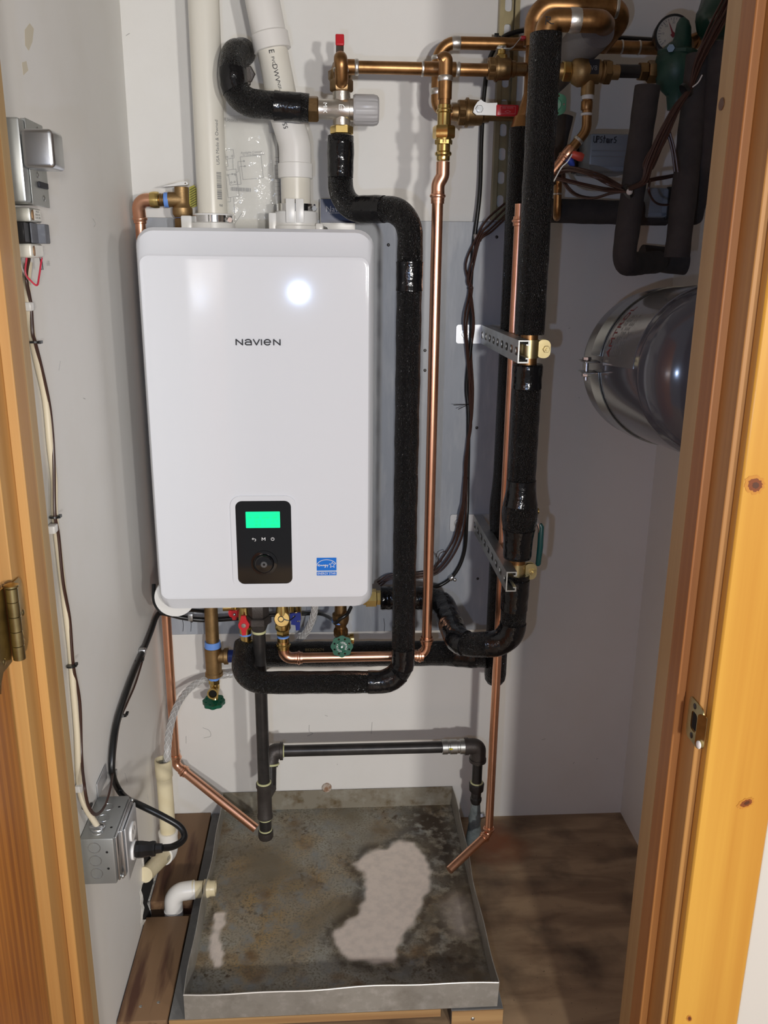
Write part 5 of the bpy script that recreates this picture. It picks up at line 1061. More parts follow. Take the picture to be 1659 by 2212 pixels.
# ================================================================ UNDER THE HEATER
d = .09
BT = thing('brass_tee', 'cast brass tee with light blue thread tape below the heater, left', 'fitting', A(462, 1450, d)); bx = A(461, 1425, d).x; bz = lambda y: V((bx, -d, A(461, y, d).z))
g = lambda y: (bz(y)-bz(1460)).length
pipe_part(BT, [bz(1389), V((bx, -d, .735))], W(456, 1350, d, 29)/2, 'brass_cast', 'nipple')
q = M(); q.lathe(bz(1399), ZAX, [(0, W(456, 1390, d, 35)/2), (.004, W(456, 1390, d, 36)/2), ((bz(1385)-bz(1399)).length, W(456, 1390, d, 33)/2)], 26); part('tape_band', q, 'tape_blue', BT, 'light blue thread tape')
q = M(); q.lathe(bz(1460), ZAX, [(0, W(460, 1450, d, 33)/2), (.002, W(460, 1450, d, 38)/2), (g(1452), W(460, 1450, d, 38)/2), (g(1450), W(460, 1450, d, 34)/2), (g(1404), W(460, 1400, d, 36)/2), (g(1398), W(460, 1400, d, 37)/2), (g(1397), W(460, 1400, d, 33)/2)], 28)
s0 = bz(1418); q.lathe(s0, XAX, [(0, W(470, 1415, d, 26)/2), (W(470, 1415, d, 22), W(470, 1415, d, 29)/2), (W(470, 1415, d, 24), W(470, 1415, d, 36)/2), (W(470, 1415, d, 32), W(470, 1415, d, 36)/2), (W(470, 1415, d, 33), W(470, 1415, d, 28)/2)], 26); part('body', q, 'brass_cast', BT)
q = M(); q.lathe(s0+XAX*W(470, 1415, d, 33), XAX, [(0, W(498, 1415, d, 28)/2), (W(498, 1415, d, 13), W(498, 1415, d, 27)/2)], 24); part('tape_band', q, 'tape_blue_dark', BT, 'dark blue thread tape')
hexp(BT, s0+XAX*W(470, 1415, d, 46), s0+XAX*W(470, 1415, d, 62), W(510, 1415, d, 36)/2, 'brass_dark', 'nut')
DV = thing('drain_valve', 'brass drain valve with outlet facing out and green handle, hanging from the brass tee', 'valve', A(460, 1520, d))
q = M(); q.lathe(bz(1467), ZAX, [(0, .013), (.006, .0135)], 22); part('tape_band', q, 'tape_blue', DV, 'light blue thread tape'); hexp(DV, bz(1476), bz(1466), .0145, 'brass', 'nut')
q = M(); q.lathe(bz(1500), ZAX, [(0, .008), (.010, .011), (.022, .012), (.030, .010)], 20); oc = bz(1489)+V((0, -.004, 0)); on = V((-.05, -1, .12)).normalized(); q.lathe(oc, on, [(0, .010), (.014, .0105), (.016, .0135), (.026, .0135), (.026, .0098), (.018, .0095)], 24); part('body', q, 'brass', DV)
q = M(); q.lathe(oc+on*.0186, on, [(0, .0096), (.0005, .0096)], 20); part('bore', q, 'dark_hole', DV)
q = M(); q.cyl(bz(1502), bz(1510)+V((0, -.004, 0)), .0075); part('stem', q, 'brass', DV)
handwheel(DV, A(462, 1516, d+.004), V((0, .12, -1)), W(462, 1515, d, 46)/2, 'green_handle', 'handwheel', 8, .009, 'green handwheel')
# red handled valves
RVb = thing('red_valve', 'red butterfly-handled valve tucked up behind, left of the upright red handle', 'valve', A(507, 1320, .12)); q = M(); p = A(507, 1325, .13); q.prism([(x*.001, y*.001) for x, y in ((-13, 9), (13, 9), (14, 2), (10, -6), (5, -8), (4, -14), (-5, -14), (-6, -8), (-11, -6), (-14, 2))], p, XAX, ZAX, .006); part('handle', q, 'red_grip', RVb, 'red handle'); q = M(); q.sphere(p-YAX*.006, .004, 12); part('screw', q, 'steel', RVb); q = M(); q.cyl(p+YAX*.001, p+YAX*.03, .008); q.cyl(p+V((0, .03, -.01)), p+V((0, .03, .04)), .012); q.cyl(p+V((0, .03, .002)), p+V((-.030, .03, .002)), .008); part('body', q, 'brass', RVb)
RVc = thing('red_valve', 'brass valve with upright red handle above the foam elbow', 'valve', A(531, 1398, .19)); d = .185; vxx = A(531, 1380, d).x; rz = lambda y: V((vxx, -d, A(531, y, d).z))
q = M(); q.lathe(rz(1402), ZAX, [(0, .0115), ((rz(1396)-rz(1402)).length, .0130), ((rz(1388)-rz(1402)).length, .0132), ((rz(1387)-rz(1402)).length, .0148), ((rz(1384)-rz(1402)).length, .0148), ((rz(1382)-rz(1402)).length, .0125), ((rz(1373)-rz(1402)).length, .0125), ((rz(1350)-rz(1402)).length, .0145), ((rz(1330)-rz(1402)).length, .0145), ((rz(1310)-rz(1402)).length, .012)], 26); q.cyl(rz(1347), rz(1347)-YAX*.022, .008); part('body', q, 'brass', RVc)
q = M(); q.lathe(rz(1371), ZAX, [(0, .0134), (.004, .0136)], 22); part('tape_band', q, 'tape_blue', RVc)
p = A(527, 1348, d+.024); q = M(); q.prism([(x*.001, y*.001) for x, y in ((-5, 22), (5, 22), (7, 12), (13, 2), (11, -6), (6, -11), (4, -24), (-4, -25), (-6, -11), (-11, -6), (-12, 2), (-7, 12))], p, XAX, ZAX, .007); part('handle', q, 'red_grip', RVc, 'red handle'); q = M(); q.lathe(p-YAX*.007, -YAX, [(0, .0055), (.003, .005), (.0032, .002)], 16); part('screw', q, 'steel', RVc)
# gas line
GS = thing('gas_pipe', 'black iron gas pipe dropping from heater to a capped drip leg over the pan', 'gas pipe', A(568, 1808, .2)); d = .2; gx = A(566, 1560, d).x; gz = lambda y: V((gx, -d, A(566, y, d).z)); rg = W(566, 1560, d, 27)/2
pipe_part(GS, [gz(1795), gz(1340)], rg, 'black_iron')
q = M(); q.hexn(gz(1330), gz(1300), .0235, .52); part('union_nut', q, 'black_fitting', GS); q = M(); q.hexn(gz(1346), gz(1330), .0285, .52); q.lathe(gz(1360), ZAX, [(0, .0160), ((gz(1346)-gz(1360)).length, .0215)], 8); part('union', q, 'black_fitting', GS)
bead(GS, gz(1364), ZAX, rg, 'sealant', .006, 'sealant')
g = lambda y: (gz(y)-gz(1766)).length; wr = lambda p: W(568, 1730, d, p)/2
q = M(); q.lathe(gz(1766), ZAX, [(0, wr(28)), (.001, wr(34)), (g(1760), wr(34)), (g(1757), wr(31)), (g(1702), wr(31)), (g(1699), wr(35)), (g(1692), wr(35)), (g(1690), wr(28))], 28); q.cyl(gz(1722), A(584, 1700, .165), wr(28)); part('tee', q, 'black_fitting', GS, 'grey-brown iron tee'); bead(GS, gz(1690), ZAX, wr(29), 'sealant', .005, 'sealant'); bead(GS, gz(1768), ZAX, wr(26), 'sealant', .005, 'sealant'); bead(GS, gz(1792), ZAX, wr(26), 'sealant', .004, 'sealant')
q = M(); q.lathe(gz(1811), ZAX, [(0, wr(24)), (.002, wr(30)), (.006, wr(33)), ((gz(1795)-gz(1811)).length, wr(33))], 24); part('cap', q, 'black_fitting', GS)
HG = thing('gas_pipe', 'level black gas pipe along lower back wall, dropping to a valve at the floor', 'gas pipe', A(800, 1640, .13)); d = .13
hz_ = A(780, 1618, d).z; HX = lambda x: V((A(x, 1618, d).x, -d, hz_)); rh = W(780, 1618, d, 25)/2
pipe_part(HG, [HX(608), HX(965)], rh, 'black_iron'); tz_ = A(584, 1700, .165)
q = M(); q.tube(fillet([HX(610), HX(588), A(583, 1655, .15)], .02, 7), rh*1.35, 22); q.lathe(HX(604), XAX, [(0, rh*1.4), (.001, rh*1.55), (.008, rh*1.55), (.009, rh)], 22); part('elbow', q, 'black_fitting', HG); pipe_part(HG, [A(585, 1640, .145), tz_], rh, 'black_iron', 'nipple'); bead(HG, HX(612), XAX, rh, 'sealant', .005, 'sealant'); bead(HG, A(586, 1650, .148), A(585, 1640, .145)-tz_, rh*1.3, 'sealant', .005, 'sealant')
q = M(); L_ = (HX(1003)-HX(954)).length; q.lathe(HX(954), XAX, [(0, rh*1.1), (.001, rh*1.28), (L_*.25, rh*1.28), (L_*.27, rh*1.15), (L_*.34, rh*1.15), (L_*.36, rh*1.28), (L_*.66, rh*1.28), (L_*.68, rh*1.15), (L_*.78, rh*1.15), (L_*.8, rh*1.3), (L_, rh*1.3)], 26); part('press_coupling', q, 'zinc', HG, 'grey press coupling'); q = M(); q.box(HX(972)+V((0, -rh*1.25, rh*.3)), (.008, .001, .004)); part('mark', q, mat('yellow_mark', (.75, .65, .02), .5), HG)
ex = HX(1032); ex.x = A(1031, 1660, d).x; EZ = lambda y: V((ex.x, -d, A(1031, y, d).z))
q = M(); q.tube(fillet([HX(1010), V((ex.x, -d, hz_)), EZ(1642)], .022, 8), rh*1.38, 24); q.lathe(HX(1003), XAX, [(0, rh*1.5), (.009, rh*1.5)], 22); q.lathe(EZ(1644), ZAX, [(0, rh*1.5), (.008, rh*1.5)], 22); part('elbow', q, 'black_fitting', HG); bead(HG, HX(1006), XAX, rh*1.15, 'sealant', .005, 'sealant'); bead(HG, EZ(1646), ZAX, rh, 'sealant', .004, 'sealant')
pipe_part(HG, [EZ(1642), EZ(1720)], rh*.9, 'black_iron', 'nipple'); q = M(); g = lambda y: (EZ(y)-EZ(1735)).length; q.lathe(EZ(1735), ZAX, [(0, .011), (g(1728), .0145), (g(1723), .0145), (g(1720), .0105), (g(1712), .0110), (g(1706), .0180), (g(1692), .0190), (g(1690), .0165)], 24); part('reducer', q, 'black_iron', HG); bead(HG, EZ(1690), ZAX, .0150, 'sealant', .004, 'sealant'); bead(HG, EZ(1737), ZAX, .0095, 'sealant', .004, 'sealant')
q = M(); fl_ = V((ex.x+.004, -d+.012, .0)); rn = random.Random(4); P = [EZ(1732), EZ(1752), EZ(1768)+V((.0, .003, 0)), EZ(1780)+V((0, .004, 0)), V((ex.x+.001, -d+.008, .045)), V((ex.x+.0, -d+.010, .02)), V((ex.x, -d+.012, .0005))]; q.tube(P, [.0110, .0130, .0165, .0150, .0185, .0200, .0185], 14); part('puttied_valve', q, 'putty', HG, 'grey putty-covered valve'); q = M(); q.hexn(EZ(1762)+V((.012, 0, 0)), EZ(1762)+V((.024, 0, .002)), .008); part('valve_key', q, 'zinc', HG)
# blue handle, right drain valve
BLH = thing('blue_valve', 'blue butterfly-handled valve beside the brass strainer valve', 'valve', A(638, 1360, .15)); p = A(637, 1338, .17); q = M(); q.prism([(x*.001, y*.001) for x, y in ((-13, 16), (6, 18), (13, 18), (14, 4), (12, -8), (11, -24), (2, -25), (1, -12), (-9, -10), (-8, -2), (-15, 0))], p, XAX, ZAX, .006); part('handle', q, 'blue_handle', BLH, 'dark blue handle'); q = M(); q.cyl(p+YAX*.001, p+YAX*.03, .009); q.cyl(p+V((0, .03, -.012)), p+V((0, .03, .045)), .014); part('body', q, 'brass', BLH)
for dx, dz in ((-.003, .010), (.006, -.002), (.010, -.002)):
    q = M(); q.sphere(p+V((dx, -.006, dz)), .0022, 8); part('screw', q, 'steel', BLH)
DR = thing('drain_valve', 'brass drain valve with green round handle lettered LEAD FREE, in front of the copper pipe', 'valve', A(739, 1418, .2)); d = .17; dx_ = A(736, 1340, d).x; dz_ = lambda y: V((dx_, -d, A(736, y, d).z))
q = M(); q.lathe(dz_(1352), ZAX, [(0, .012), (.008, .017), (.016, .019), (.030, .019), (.034, .014), (.06, .013)], 24); q.tube(smoothpath([dz_(1345), dz_(1362), A(738, 1378, d+.02), A(738, 1394, d+.05)], 5), .0130, 20); q.lathe(dz_(1366)+V((0, -.006, 0)), V((0, -.5, 1)), [(0, .0165), (.010, .0165)], 22); part('body', q, 'brass_dark', DR)
q = M(); q.lathe(dz_(1340)+V((-.003, -.0, -.004)), ZAX, [(0, .0175), (.006, .0182)], 22); part('tape_band', q, 'tape_blue', DR)
q = M(); o_ = A(744, 1380, d+.025); q.lathe(o_, XAX, [(0, .0085), (.012, .0085), (.012, .0115), (.018, .0122), (.021, .0122)], 20); part('outlet', q, 'brass', DR)
hc = A(738.5, 1396, .228); hn = V((-.02, -.95, .20)).normalized(); hw_ = handwheel(DR, hc, hn, W(738, 1396, .228, 46)/2, 'green_handle', 'handwheel', 8, .007, 'green handwheel'); q = M(); q.cyl(hc, A(738, 1390, d+.03), .006); part('stem', q, 'brass', DR)
q = M(); hu = V((1, 0, 0)); hv = hu.cross(hn)*-1; hv = hv if hv.z > 0 else -hv; R_ = W(738, 1396, .228, 46)/2
for s_, a0, a1, up_ in (('LEAD', 95, 42, 1), ('FREE', 25, -35, 1), ('HOT', 255, 215, 1), ('OFF', 190, 152, 1)):
    for i, ch in enumerate(s_):
        a = math.radians(a0+(a1-a0)*i/(len(s_)-1)); dr_ = hu*math.cos(a)+hv*math.sin(a); tg = hu*math.sin(a)-hv*math.cos(a); text_flat(q, ch, hc+hn*.0060+dr_*R_*.42, tg, dr_, R_*.25, .0006)
part('lettering', q, 'white_print', hw_, 'white raised letters')
# clear braided hose
q = M(); hp_ = smoothpath([A(681, 1300, .11), A(677, 1330, .10), A(664, 1362, .075), A(645, 1384, .052), A(622, 1402, .042), A(600, 1425, .036), A(560, 1446, .032), A(505, 1456, .032), A(455, 1464, .045), A(415, 1483, .07), A(385, 1520, .13), A(368, 1570, .19), A(362, 1620, .235), A(361.5, 1665, .24)], 7); q.tube(hp_, .0078, 18); hs = solo('drain_hose', q, 'hose', 'clear braided hose from heater underside curving left into the standing drain pipe', 'hose', ang=50)
hr = resample(hp_, .0016); q = M(); a_, b2 = frame(hr[1]-hr[0])
for k in range(8):
    P = []; a = a_.copy()
    for i, p in enumerate(hr):
        t = (hr[min(i+1, len(hr)-1)]-hr[max(i-1, 0)]).normalized(); a = (a-t*a.dot(t)).normalized(); th = (1 if k % 2 else -1)*i*.16+k*math.pi/4; P.append(p+(a*math.cos(th)+t.cross(a)*math.sin(th))*.0079)
    q.tube(P, .00042, 4)
part('braid', q, 'wire_white', hs, 'fine white braid', 'stuff')
# standing drain pipe, 45 bend into the wall
DPp = thing('drain_pipe', 'yellowed white plastic drain pipe standing by left wall, bent into the wall hole', 'pipe', A(350, 1850, .24)); d = .24; sx = -.3845; rp = W(360, 1720, d, 33)/2; sz = lambda y: V((sx, -d, A(360, y, d).z)); kn = V((sx, -d, A(357, 1838, d).z)); we = AX(313, 1890, -.412)
q = M(); n = 28; top, bot = sz(1641), sz(1800); prof = [(0, rp), (.05, rp), (.1, rp), (.15, rp), ((top-bot).length-.045, rp), ((top-bot).length-.042, rp*1.1), ((top-bot).length, rp*1.1), ((top-bot).length, rp*.92), ((top-bot).length-.02, rp*.90)]; q.lathe(bot, ZAX, prof, 28); part('pipe', q, 'pvc_yellowed', DPp); q = M(); q.lathe(top-ZAX*.016, ZAX, [(0, rp*.90), (.0003, rp*.90)], 20); part('bore', q, 'ink_grey', DPp)
kd = (we-kn).normalized(); q = M(); q.tube(fillet([sz(1795), kn, kn+kd*.034], .03, 7), rp*1.2, 28); q.lathe(sz(1802), ZAX, [(0, rp*1.27), (.008, rp*1.27)], 28); part('elbow', q, 'pvc_white', DPp, 'white elbow'); q = M(); q.cyl(kn+kd*.030, we, rp*.98, n=26); lowp = part('pipe', q, 'pvc_yellowed', DPp); q = M(); text_pipe(q, '600', kn+kd*.048, kd, rp*.98+.0004, V((.5, -.8, .3)), .012, -1); part('pipe_print', q, 'ink_grey', lowp)
# white elbow from the pan
DE = thing('drain_elbow', 'white plastic elbow from the pan side down through gap in the planks', 'pipe', (-.33, -.335, .02)); q = M(); e0 = V((PX0-.008, -.335, .0725)); q.tube(fillet([e0+V((-.018, 0, 0)), V((-.3605, -.342, .0725)), V((-.3605, -.350, .012))], .026, 9), .0205, 30); part('elbow', q, 'pvc_white', DE); q = M(); q.cyl(e0, e0+V((-.022, 0, 0)), .0185, n=30); q.lathe(e0+V((-.024, 0, 0)), XAX, [(0, .0208), (.003, .0212), (.004, .0195)], 30); part('stub', q, 'pvc_yellowed', DE) ; q = M(); q.lathe(V((-.3605, -.350, .030)), ZAX, [(0, .0208), (.003, .0208)], 30); part('joint_ring', q, 'pvc_white', DE)

# ================================================================ ELECTRICAL, LEFT WALL
xf = -.362; EB = thing('junction_box', 'grey steel junction box with outlet plate low on left wall', 'electrical box', (XL+.02, -.69, .432))
by0, by1, bz0, bz1 = -.755, -.634, .434, .523
q = M(); q.bb((XL+.0006, by0, bz0), (xf, by1, bz1), .003, 2); bxo = part('box', q, mat('box_steel', (.36, .37, .36), .45, .7), EB)
q = M()
for (c_, n1, n2, nn) in [(V((XL+.024, by0-.0004, z)), XAX, ZAX, -YAX) for z in (.506, .481, .456)]+[(V((XL+.026, y, bz1+.0004)), XAX, YAX, ZAX) for y in (-.735, -.700, -.668)]: q.ring(c_, nn, .0098, .0006, 24, 6)
part('knockout', q, 'steel', bxo)
q = M()
for p in ((xf-.012, by0-.0003, .497), (xf-.012, by0-.0003, .465)): q.sphere(p, .0022, 8, (1, .2, 1))
for p in ((xf-.010, -.725, bz1), (xf-.010, -.668, bz1)): q.sphere(p, .0024, 8, (1, 1, .2))
part('screw_hole', q, 'dark_hole', bxo)
q = M(); q.bb((XL+.002, -.640, bz1-.002), (XL+.0035, -.575, bz1+.028), .0006, 1); part('mounting_tab', q, 'galv_bright', bxo)
q = M(); q.bb((xf+.0002, by0+.006, bz0+.002), (xf+.004, by1-.006, bz1-.002), .0015); q.bb((xf+.0035, by0+.022, bz0-.004), (xf+.010, by1-.014, bz1-.002), .003); part('cover', q, 'steel', EB)
xp = xf+.0105; q = M(); q.bb((xp, -.728, .418), (xp+.0035, -.650, .520), .002, 2); part('outlet_plate', q, 'galv_bright', EB, 'silver outlet plate')
oz = (.489, .451); pyc = -.690
for z in oz:
    q = M(); q.prism(rrect(.034, .029, .012, 5), (xp+.0035, pyc, z), YAX, ZAX, .0035); ou = part('outlet', q, 'white_plastic', EB, 'white receptacle')
    q = M()
    for dy in (-.006, .006): q.bb((xp+.0068, pyc+dy-.001, z-.001), (xp+.0072, pyc+dy+.001, z+.007))
    part('slot', q, 'ink', ou)
for y, z in ((by1-.006, bz1-.006), (by0+.016, bz0+.003)):
    q = M(); q.sphere((xf+.006, y, z), .0042, 10, (.8, 1, 1)); part('screw', q, 'zinc', EB)
# power cord: plug, loop, run up the wall and under the heater
PC = thing('power_cord', 'thick black power cord from the outlet curling up left wall to heater', 'cord', (xp+.02, pyc, .43)); pz0 = V((xp+.0072, pyc, oz[1]))
q = M(); q.lathe(pz0, V((1, .02, .02)), [(0, .0135), (.004, .0150), (.012, .0145), (.024, .0125), (.030, .0135), (.034, .0130), (.035, .0090), (.046, .0080)], 8, .39); part('plug', q, 'rubber', PC, 'moulded black plug')
pe = pz0+V((.044, .001, .001)); run = [pe, A(372, 1829, .665), A(392, 1818, .645), A(398, 1803, .630), A(385, 1783, .620), A(345, 1760, .615), A(300, 1738, .605), AX(274, 1725, -.385), AX(256, 1705, -.405), AX(243, 1672, -.408), AX(242, 1630, -.409), AX(250, 1570, -.409), AX(266, 1515, -.409), AX(288, 1455, -.409), AX(312, 1400, -.409), AX(326, 1365, -.409), A(338, 1332, .10), A(352, 1324, .08), A(395, 1334, .07), A(440, 1339, .06), A(500, 1336, .06), A(560, 1330, .06)]
q = M(); q.tube(smoothpath(run, 7), .0062, 14); part('cord', q, 'rubber', PC)
q = M(); q.tube(smoothpath([AX(246, 1668, -.411), AX(249, 1620, -.412), AX(258, 1560, -.413), AX(274, 1520, -.413), AX(292, 1478, -.413), AX(310, 1420, -.413), AX(328, 1360, -.412), A(338, 1338, .11)], 6), .0022, 8); part('sensor_wire', q, 'wire_brown', PC)
for (x, y) in ((242, 1672), (306, 1408)): 
    q = M(); p = AX(x, y, -.411); q.bb(p+V((-.006, -.006, -.007)), p+V((.009, .008, .007)), .002); part('clip', q, 'steel', PC, 'metal cable clip')
q = M(); p = A(412, 1332, .066); q.bb(p+V((-.006, -.008, -.009)), p+V((.006, .008, .009)), .002); part('clip', q, 'steel', PC, 'metal cable clip')
for (x, y) in ((300, 1428), (265, 1546)):
    q = M(); p = AX(x, y, -.409); q.lathe(p-ZAX*.002, V((.0, .3, 1)), [(0, .0080), (.004, .0080)], 14); q.bb(p+V((.004, .004, -.002)), p+V((.009, .014, .002))); part('cable_tie', q, 'rubber', PC)
# rear harness under the heater
q = M(); q.tube(smoothpath([A(332, 1262, .20), A(334, 1300, .22), A(350, 1322, .23), A(372, 1328, .22), A(400, 1318, .13), A(460, 1322, .045)], 6), .0045, 10); q.tube(smoothpath([A(640, 1327, .04), A(690, 1326, .05), A(716, 1337, .12), A(724, 1346, .19), A(734, 1338, .205), A(750, 1326, .20), A(758, 1312, .17)], 6), .0042, 10); q.tube(smoothpath([A(555, 1330, .05), A(640, 1327, .04)], 4), .0042, 10); solo('sensor_cable', q, 'rubber', 'black cables looped under the heater, round the white tab and drain valve', 'cable')
# transformer box up on the left wall
CX_ = -.376; TB = thing('transformer_box', 'galvanised control box with transformer cube and black tape, high on left wall', 'electrical box', (XL+.02, -.79, 1.50))
q = M(); q.bb((XL+.0006, -.822, 1.508), (CX_-.002, -.752, 1.607), .003, 2); tb = part('box', q, mat('galv_plate', (.47, .48, .46), .40, .8, var=(14, (.38, .39, .37), .45, .7)), TB)
q = M()
for z in (1.585, 1.555, 1.528): q.ring(V((XL+.014, -.8223, z)), YAX, .0085, .0005, 20, 6)
part('knockout', q, 'galv_bright', tb)
q = M(); q.bb((CX_-.0015, -.803, 1.506), (CX_+.0005, -.735, 1.609), .0008, 1); q.bb((CX_-.008, -.800, 1.603), (CX_+.0004, -.738, 1.609), .001, 1); cv = part('cover', q, 'galv_plate', TB)
q = M(); q.bb((CX_+.002, -.834, 1.5475), (CX_+.040, -.786, 1.5930), .0055, 4); part('transformer', q, 'steel', TB, 'steel transformer cube')
q = M(); q.bb((CX_+.0006, -.780, 1.529), (CX_+.004, -.745, 1.5365), .0008, 1); part('tape_strip', q, 'ink', TB, 'black tape strip')
for y, z in ((-.757, 1.601), (-.757, 1.517), (-.775, 1.5445)):
    q = M(); q.sphere((CX_+.0008, y, z), .0040, 12, (.35, 1, 1)); part('screw', q, 'zinc', TB)
RL = thing('relay', 'relay with cream bracket, worn grey-black block and coloured wires under transformer box', 'relay', (XL+.02, -.76, 1.44))
q = M(); q.bb((XL+.0008, -.788, 1.4862), (-.386, -.742, 1.5040), .002, 2); rb_ = part('bracket', q, mat('bracket_olive', (.42, .41, .36), .4, .6), RL); q = M(); q.prism(rrect(.027, .0135, .0005, 1), (-.3857, -.760, 1.4955), YAX, ZAX, .0004); rl2 = part('rating_label', q, 'paper', rb_, 'small cream label')
q = M()
for k, s_ in enumerate(('MAX 24', '50/60 Hz VA', 'CLASS 2 2000')): text_flat(q, s_, (-.3852, -.760, 1.4998-.0038*k), YAX, ZAX, .0036)
part('label_print', q, 'ink', rl2)
q = M(); q.bb((XL+.0008, -.800, 1.4600), (-.392, -.752, 1.4858), .0012, 1); part('coil_block', q, 'black_plastic', RL); q = M(); q.bb((XL+.0008, -.752, 1.4598), (-.380, -.7325, 1.4850), .0010, 1); part('contact_block', q, mat('grey_worn', (.12, .125, .14), .6, bump=(90, .4, .001), var=(60, (.18, .185, .2), .5, .7)), RL)
q = M(); q.bb((-.3915, -.778, 1.4602), (-.3895, -.7525, 1.4855), .0005, 1); part('face_plate', q, 'grey_worn', RL); q = M(); text_flat(q, 'Honeywell', (-.3893, -.772, 1.4735), ZAX, -YAX, .0045); part('maker_name', q, 'white_print', RL) if False else None
q = M(); q.bb((XL+.0008, -.790, 1.4412), (-.388, -.742, 1.4592), .003, 3); lbr = part('lower_bracket', q, mat('cream_metal', (.68, .66, .58), .35, .2), RL, 'cream lower bracket'); q = M(); q.prism(rrect(.030, .013, .0005, 1), (-.3877, -.760, 1.4505), YAX, ZAX, .0003); part('blank_label', q, 'paper', lbr)
for z0_, yy_ in ((1.495, -.779), (1.450, -.781)):
    q = M(); q.prism(rrect(.0065, .013, .003, 5), (-.3858 if z0_ > 1.47 else -.3878, yy_, z0_), YAX, ZAX, .0008); part('slot', q, 'copper_aged', RL)
# low voltage wires down the left wall
LW = thing('left_wall_wires', 'cream cable and brown twin wire stapled down left wall to the junction box', 'wires', (XL+.006, -.72, .53))
tr1 = [(62, 568), (58, 620), (64, 690), (78, 770), (98, 860), (108, 960), (117, 1040), (118, 1110), (128, 1200), (140, 1300), (152, 1400), (158, 1480), (166, 1580), (170, 1680), (180, 1740), (190, 1768)]
q = M(); q.tube(smoothpath([AX(x, y, -.4125) for x, y in tr1[:-2]]+[AX(181, 1735, -.405), V((-.394, -.725, bz1+.001))], 6), .0050, 12); part('cable', q, 'wire_cream', LW, 'cream sheathed cable')
for off in (0, .0035):
    tr2 = [(62, 560), (56, 600), (66, 660), (70, 720), (75, 740), (90, 800), (105, 870), (112, 930), (116, 1000), (118, 1110), (126, 1160), (136, 1260), (150, 1340), (158, 1440), (172, 1520), (176, 1640), (182, 1700), (190, 1742), (206, 1762), (225, 1745), (238, 1705), (243, 1670)]
    q = M(); q.tube(smoothpath([AX(x, y, -.4085 if y < 1700 else -.392)+V((0, off, .001)) for x, y in tr2], 6), .0019, 8); part('wire', q, 'wire_brown', LW)
q = M(); q.tube(smoothpath([V((-.398, -.782, 1.441)), AX(55, 590, -.40), AX(68, 608, -.395), AX(80, 616, -.39), AX(84, 600, -.39), V((-.390, -.745, 1.4412))], 6), .0013, 8); part('wire', q, 'wire_red', LW, 'thin red wire')
q = M(); q.tube(smoothpath([V((-.404, -.795, 1.441)), AX(50, 585, -.405), AX(64, 606, -.40), AX(78, 614, -.393)], 6), .0010, 8); part('wire', q, 'wire_white', LW, 'thin white wire')
q = M(); q.tube([V((-.391, -.746, 1.4415)), V((-.391, -.745, 1.4255))], .0018, 8); part('shrink_tube', q, 'rubber', LW)
for (x, y) in ((74, 740), (117, 1118), (153, 1440), (186, 1745)):
    q = M(); p = AX(x, y, -.410); q.lathe(p+V((0, .001, -.0015)), V((0, .15, 1)), [(0, .0072), (.003, .0072)], 14); q.bb(p+V((.004, .002, -.002)), p+V((.008, .012, .002))); part('cable_tie', q, 'rubber', LW)
for (x, y) in ((112, 1142), (171, 1700), (60, 662)):
    q = M(); p = AX(x, y, -.412); q.bb(p+V((-.005, -.009, -.006)), p+V((.007, .009, .006)), .002); part('staple', q, 'white_plastic', LW, 'white cable staple')
q = M(); p = V((-.394, -.725, bz1)); q.ring(p+ZAX*.001, ZAX, .0105, .0022, 20, 8); q.bb(p+V((-.012, -.008, 0)), p+V((.010, -.004, .008)), .001); part('box_connector', q, 'steel', LW, 'steel cable connector')
# wall marks
q = M(); text_flat(q, '1. BOI', AX(104, 567, XL+.0006), YAX, ZAX, .006); text_flat(q, '24 VAC', AX(105, 572, XL+.0006), YAX, ZAX, .005); part('pencil_note', q, mat('pencil', (.45, .45, .45), .7), wl, 'faint pencil note')

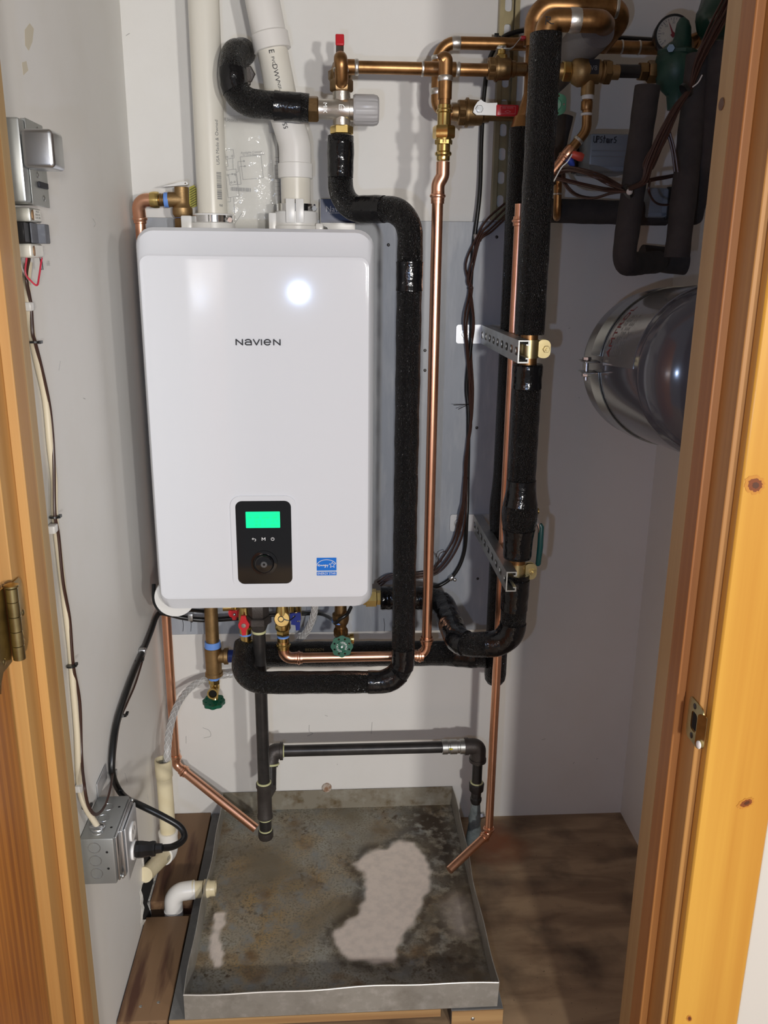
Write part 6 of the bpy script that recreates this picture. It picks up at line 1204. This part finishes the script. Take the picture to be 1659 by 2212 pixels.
# scuffs and drips on the painted walls, screws in the backing board
mat('scuff', (.42, .41, .40), .7); mat('drip_stain', (.66, .60, .47), .6)
def scuff(pts, f, parent, wd=.0012, mt='scuff'):
    P = [f(x, y) for x, y in pts]; n = len(P); q = M(); q.tube(smoothpath(P, 3), wd, 5); part('scuff_mark', q, mt, parent)
wb_ = lambda x, y: A(x, y, .0002)
for pts in (((438, 1572), (452, 1578), (455, 1590), (440, 1594)), ((668, 1566), (668, 1580), (676, 1584), (664, 1590)), ((804, 1560), (802, 1585)), ((402, 1590), (402, 1606)), ((702, 1545), (708, 1547)), ((728, 1650), (729, 1652)), ((1170, 1598), (1178, 1596)), ((1238, 1650), (1241, 1646)), ((1288, 1640), (1292, 1638)), ((1228, 710), (1232, 708)), ((1250, 858), (1252, 860)), ((272, 77), (280, 72))):
    scuff(pts, wb_, wbk, .0006)
wl_ = lambda x, y: AX(x, y, XL+.0002)
for pts in (((200, 472), (206, 482), (203, 490)), ((198, 570), (199, 578)), ((130, 780), (127, 800)), ((270, 1670), (275, 1690)), ((268, 1700), (264, 1720)), ((318, 1715), (322, 1735)), ((180, 860), (184, 862)), ((110, 350), (111, 352))): scuff(pts, wl_, wl, .0006)
q = M(); q.prism([(p.y, p.z) for p in (AX(53, 65, XL), AX(64, 50, XL), AX(73, 62, XL), AX(70, 90, XL), AX(62, 110, XL), AX(54, 98, XL))], (XL, 0, 0), YAX, ZAX, .00012); part('drip_mark', q, 'drip_stain', wl); q = M(); q.prism([(p.y, p.z) for p in (AX(47, 135, XL), AX(57, 132, XL), AX(61, 152, XL), AX(50, 163, XL))], (XL, 0, 0), YAX, ZAX, .00012); part('drip_mark', q, 'drip_stain', wl)
bb_ = bpy.data.objects['backing_board']
for x, y in ((839, 529), (918, 757), (1073, 512), (1030, 924), (414, 1342), (918, 800), (1032, 1250)):
    q = M(); q.sphere(A(x, y, .0162), .0036, 10, (1, .25, 1)); part('screw', q, 'black_iron', bb_)
for x in (395, 412, 446, 470, 830, 962): 
    q = M(); q.tube([A(x, 1364, .0162), A(x+1, 1350, .0162), A(x-1, 1336, .0162)], .0006, 4); part('crack', q, 'ink', bb_)
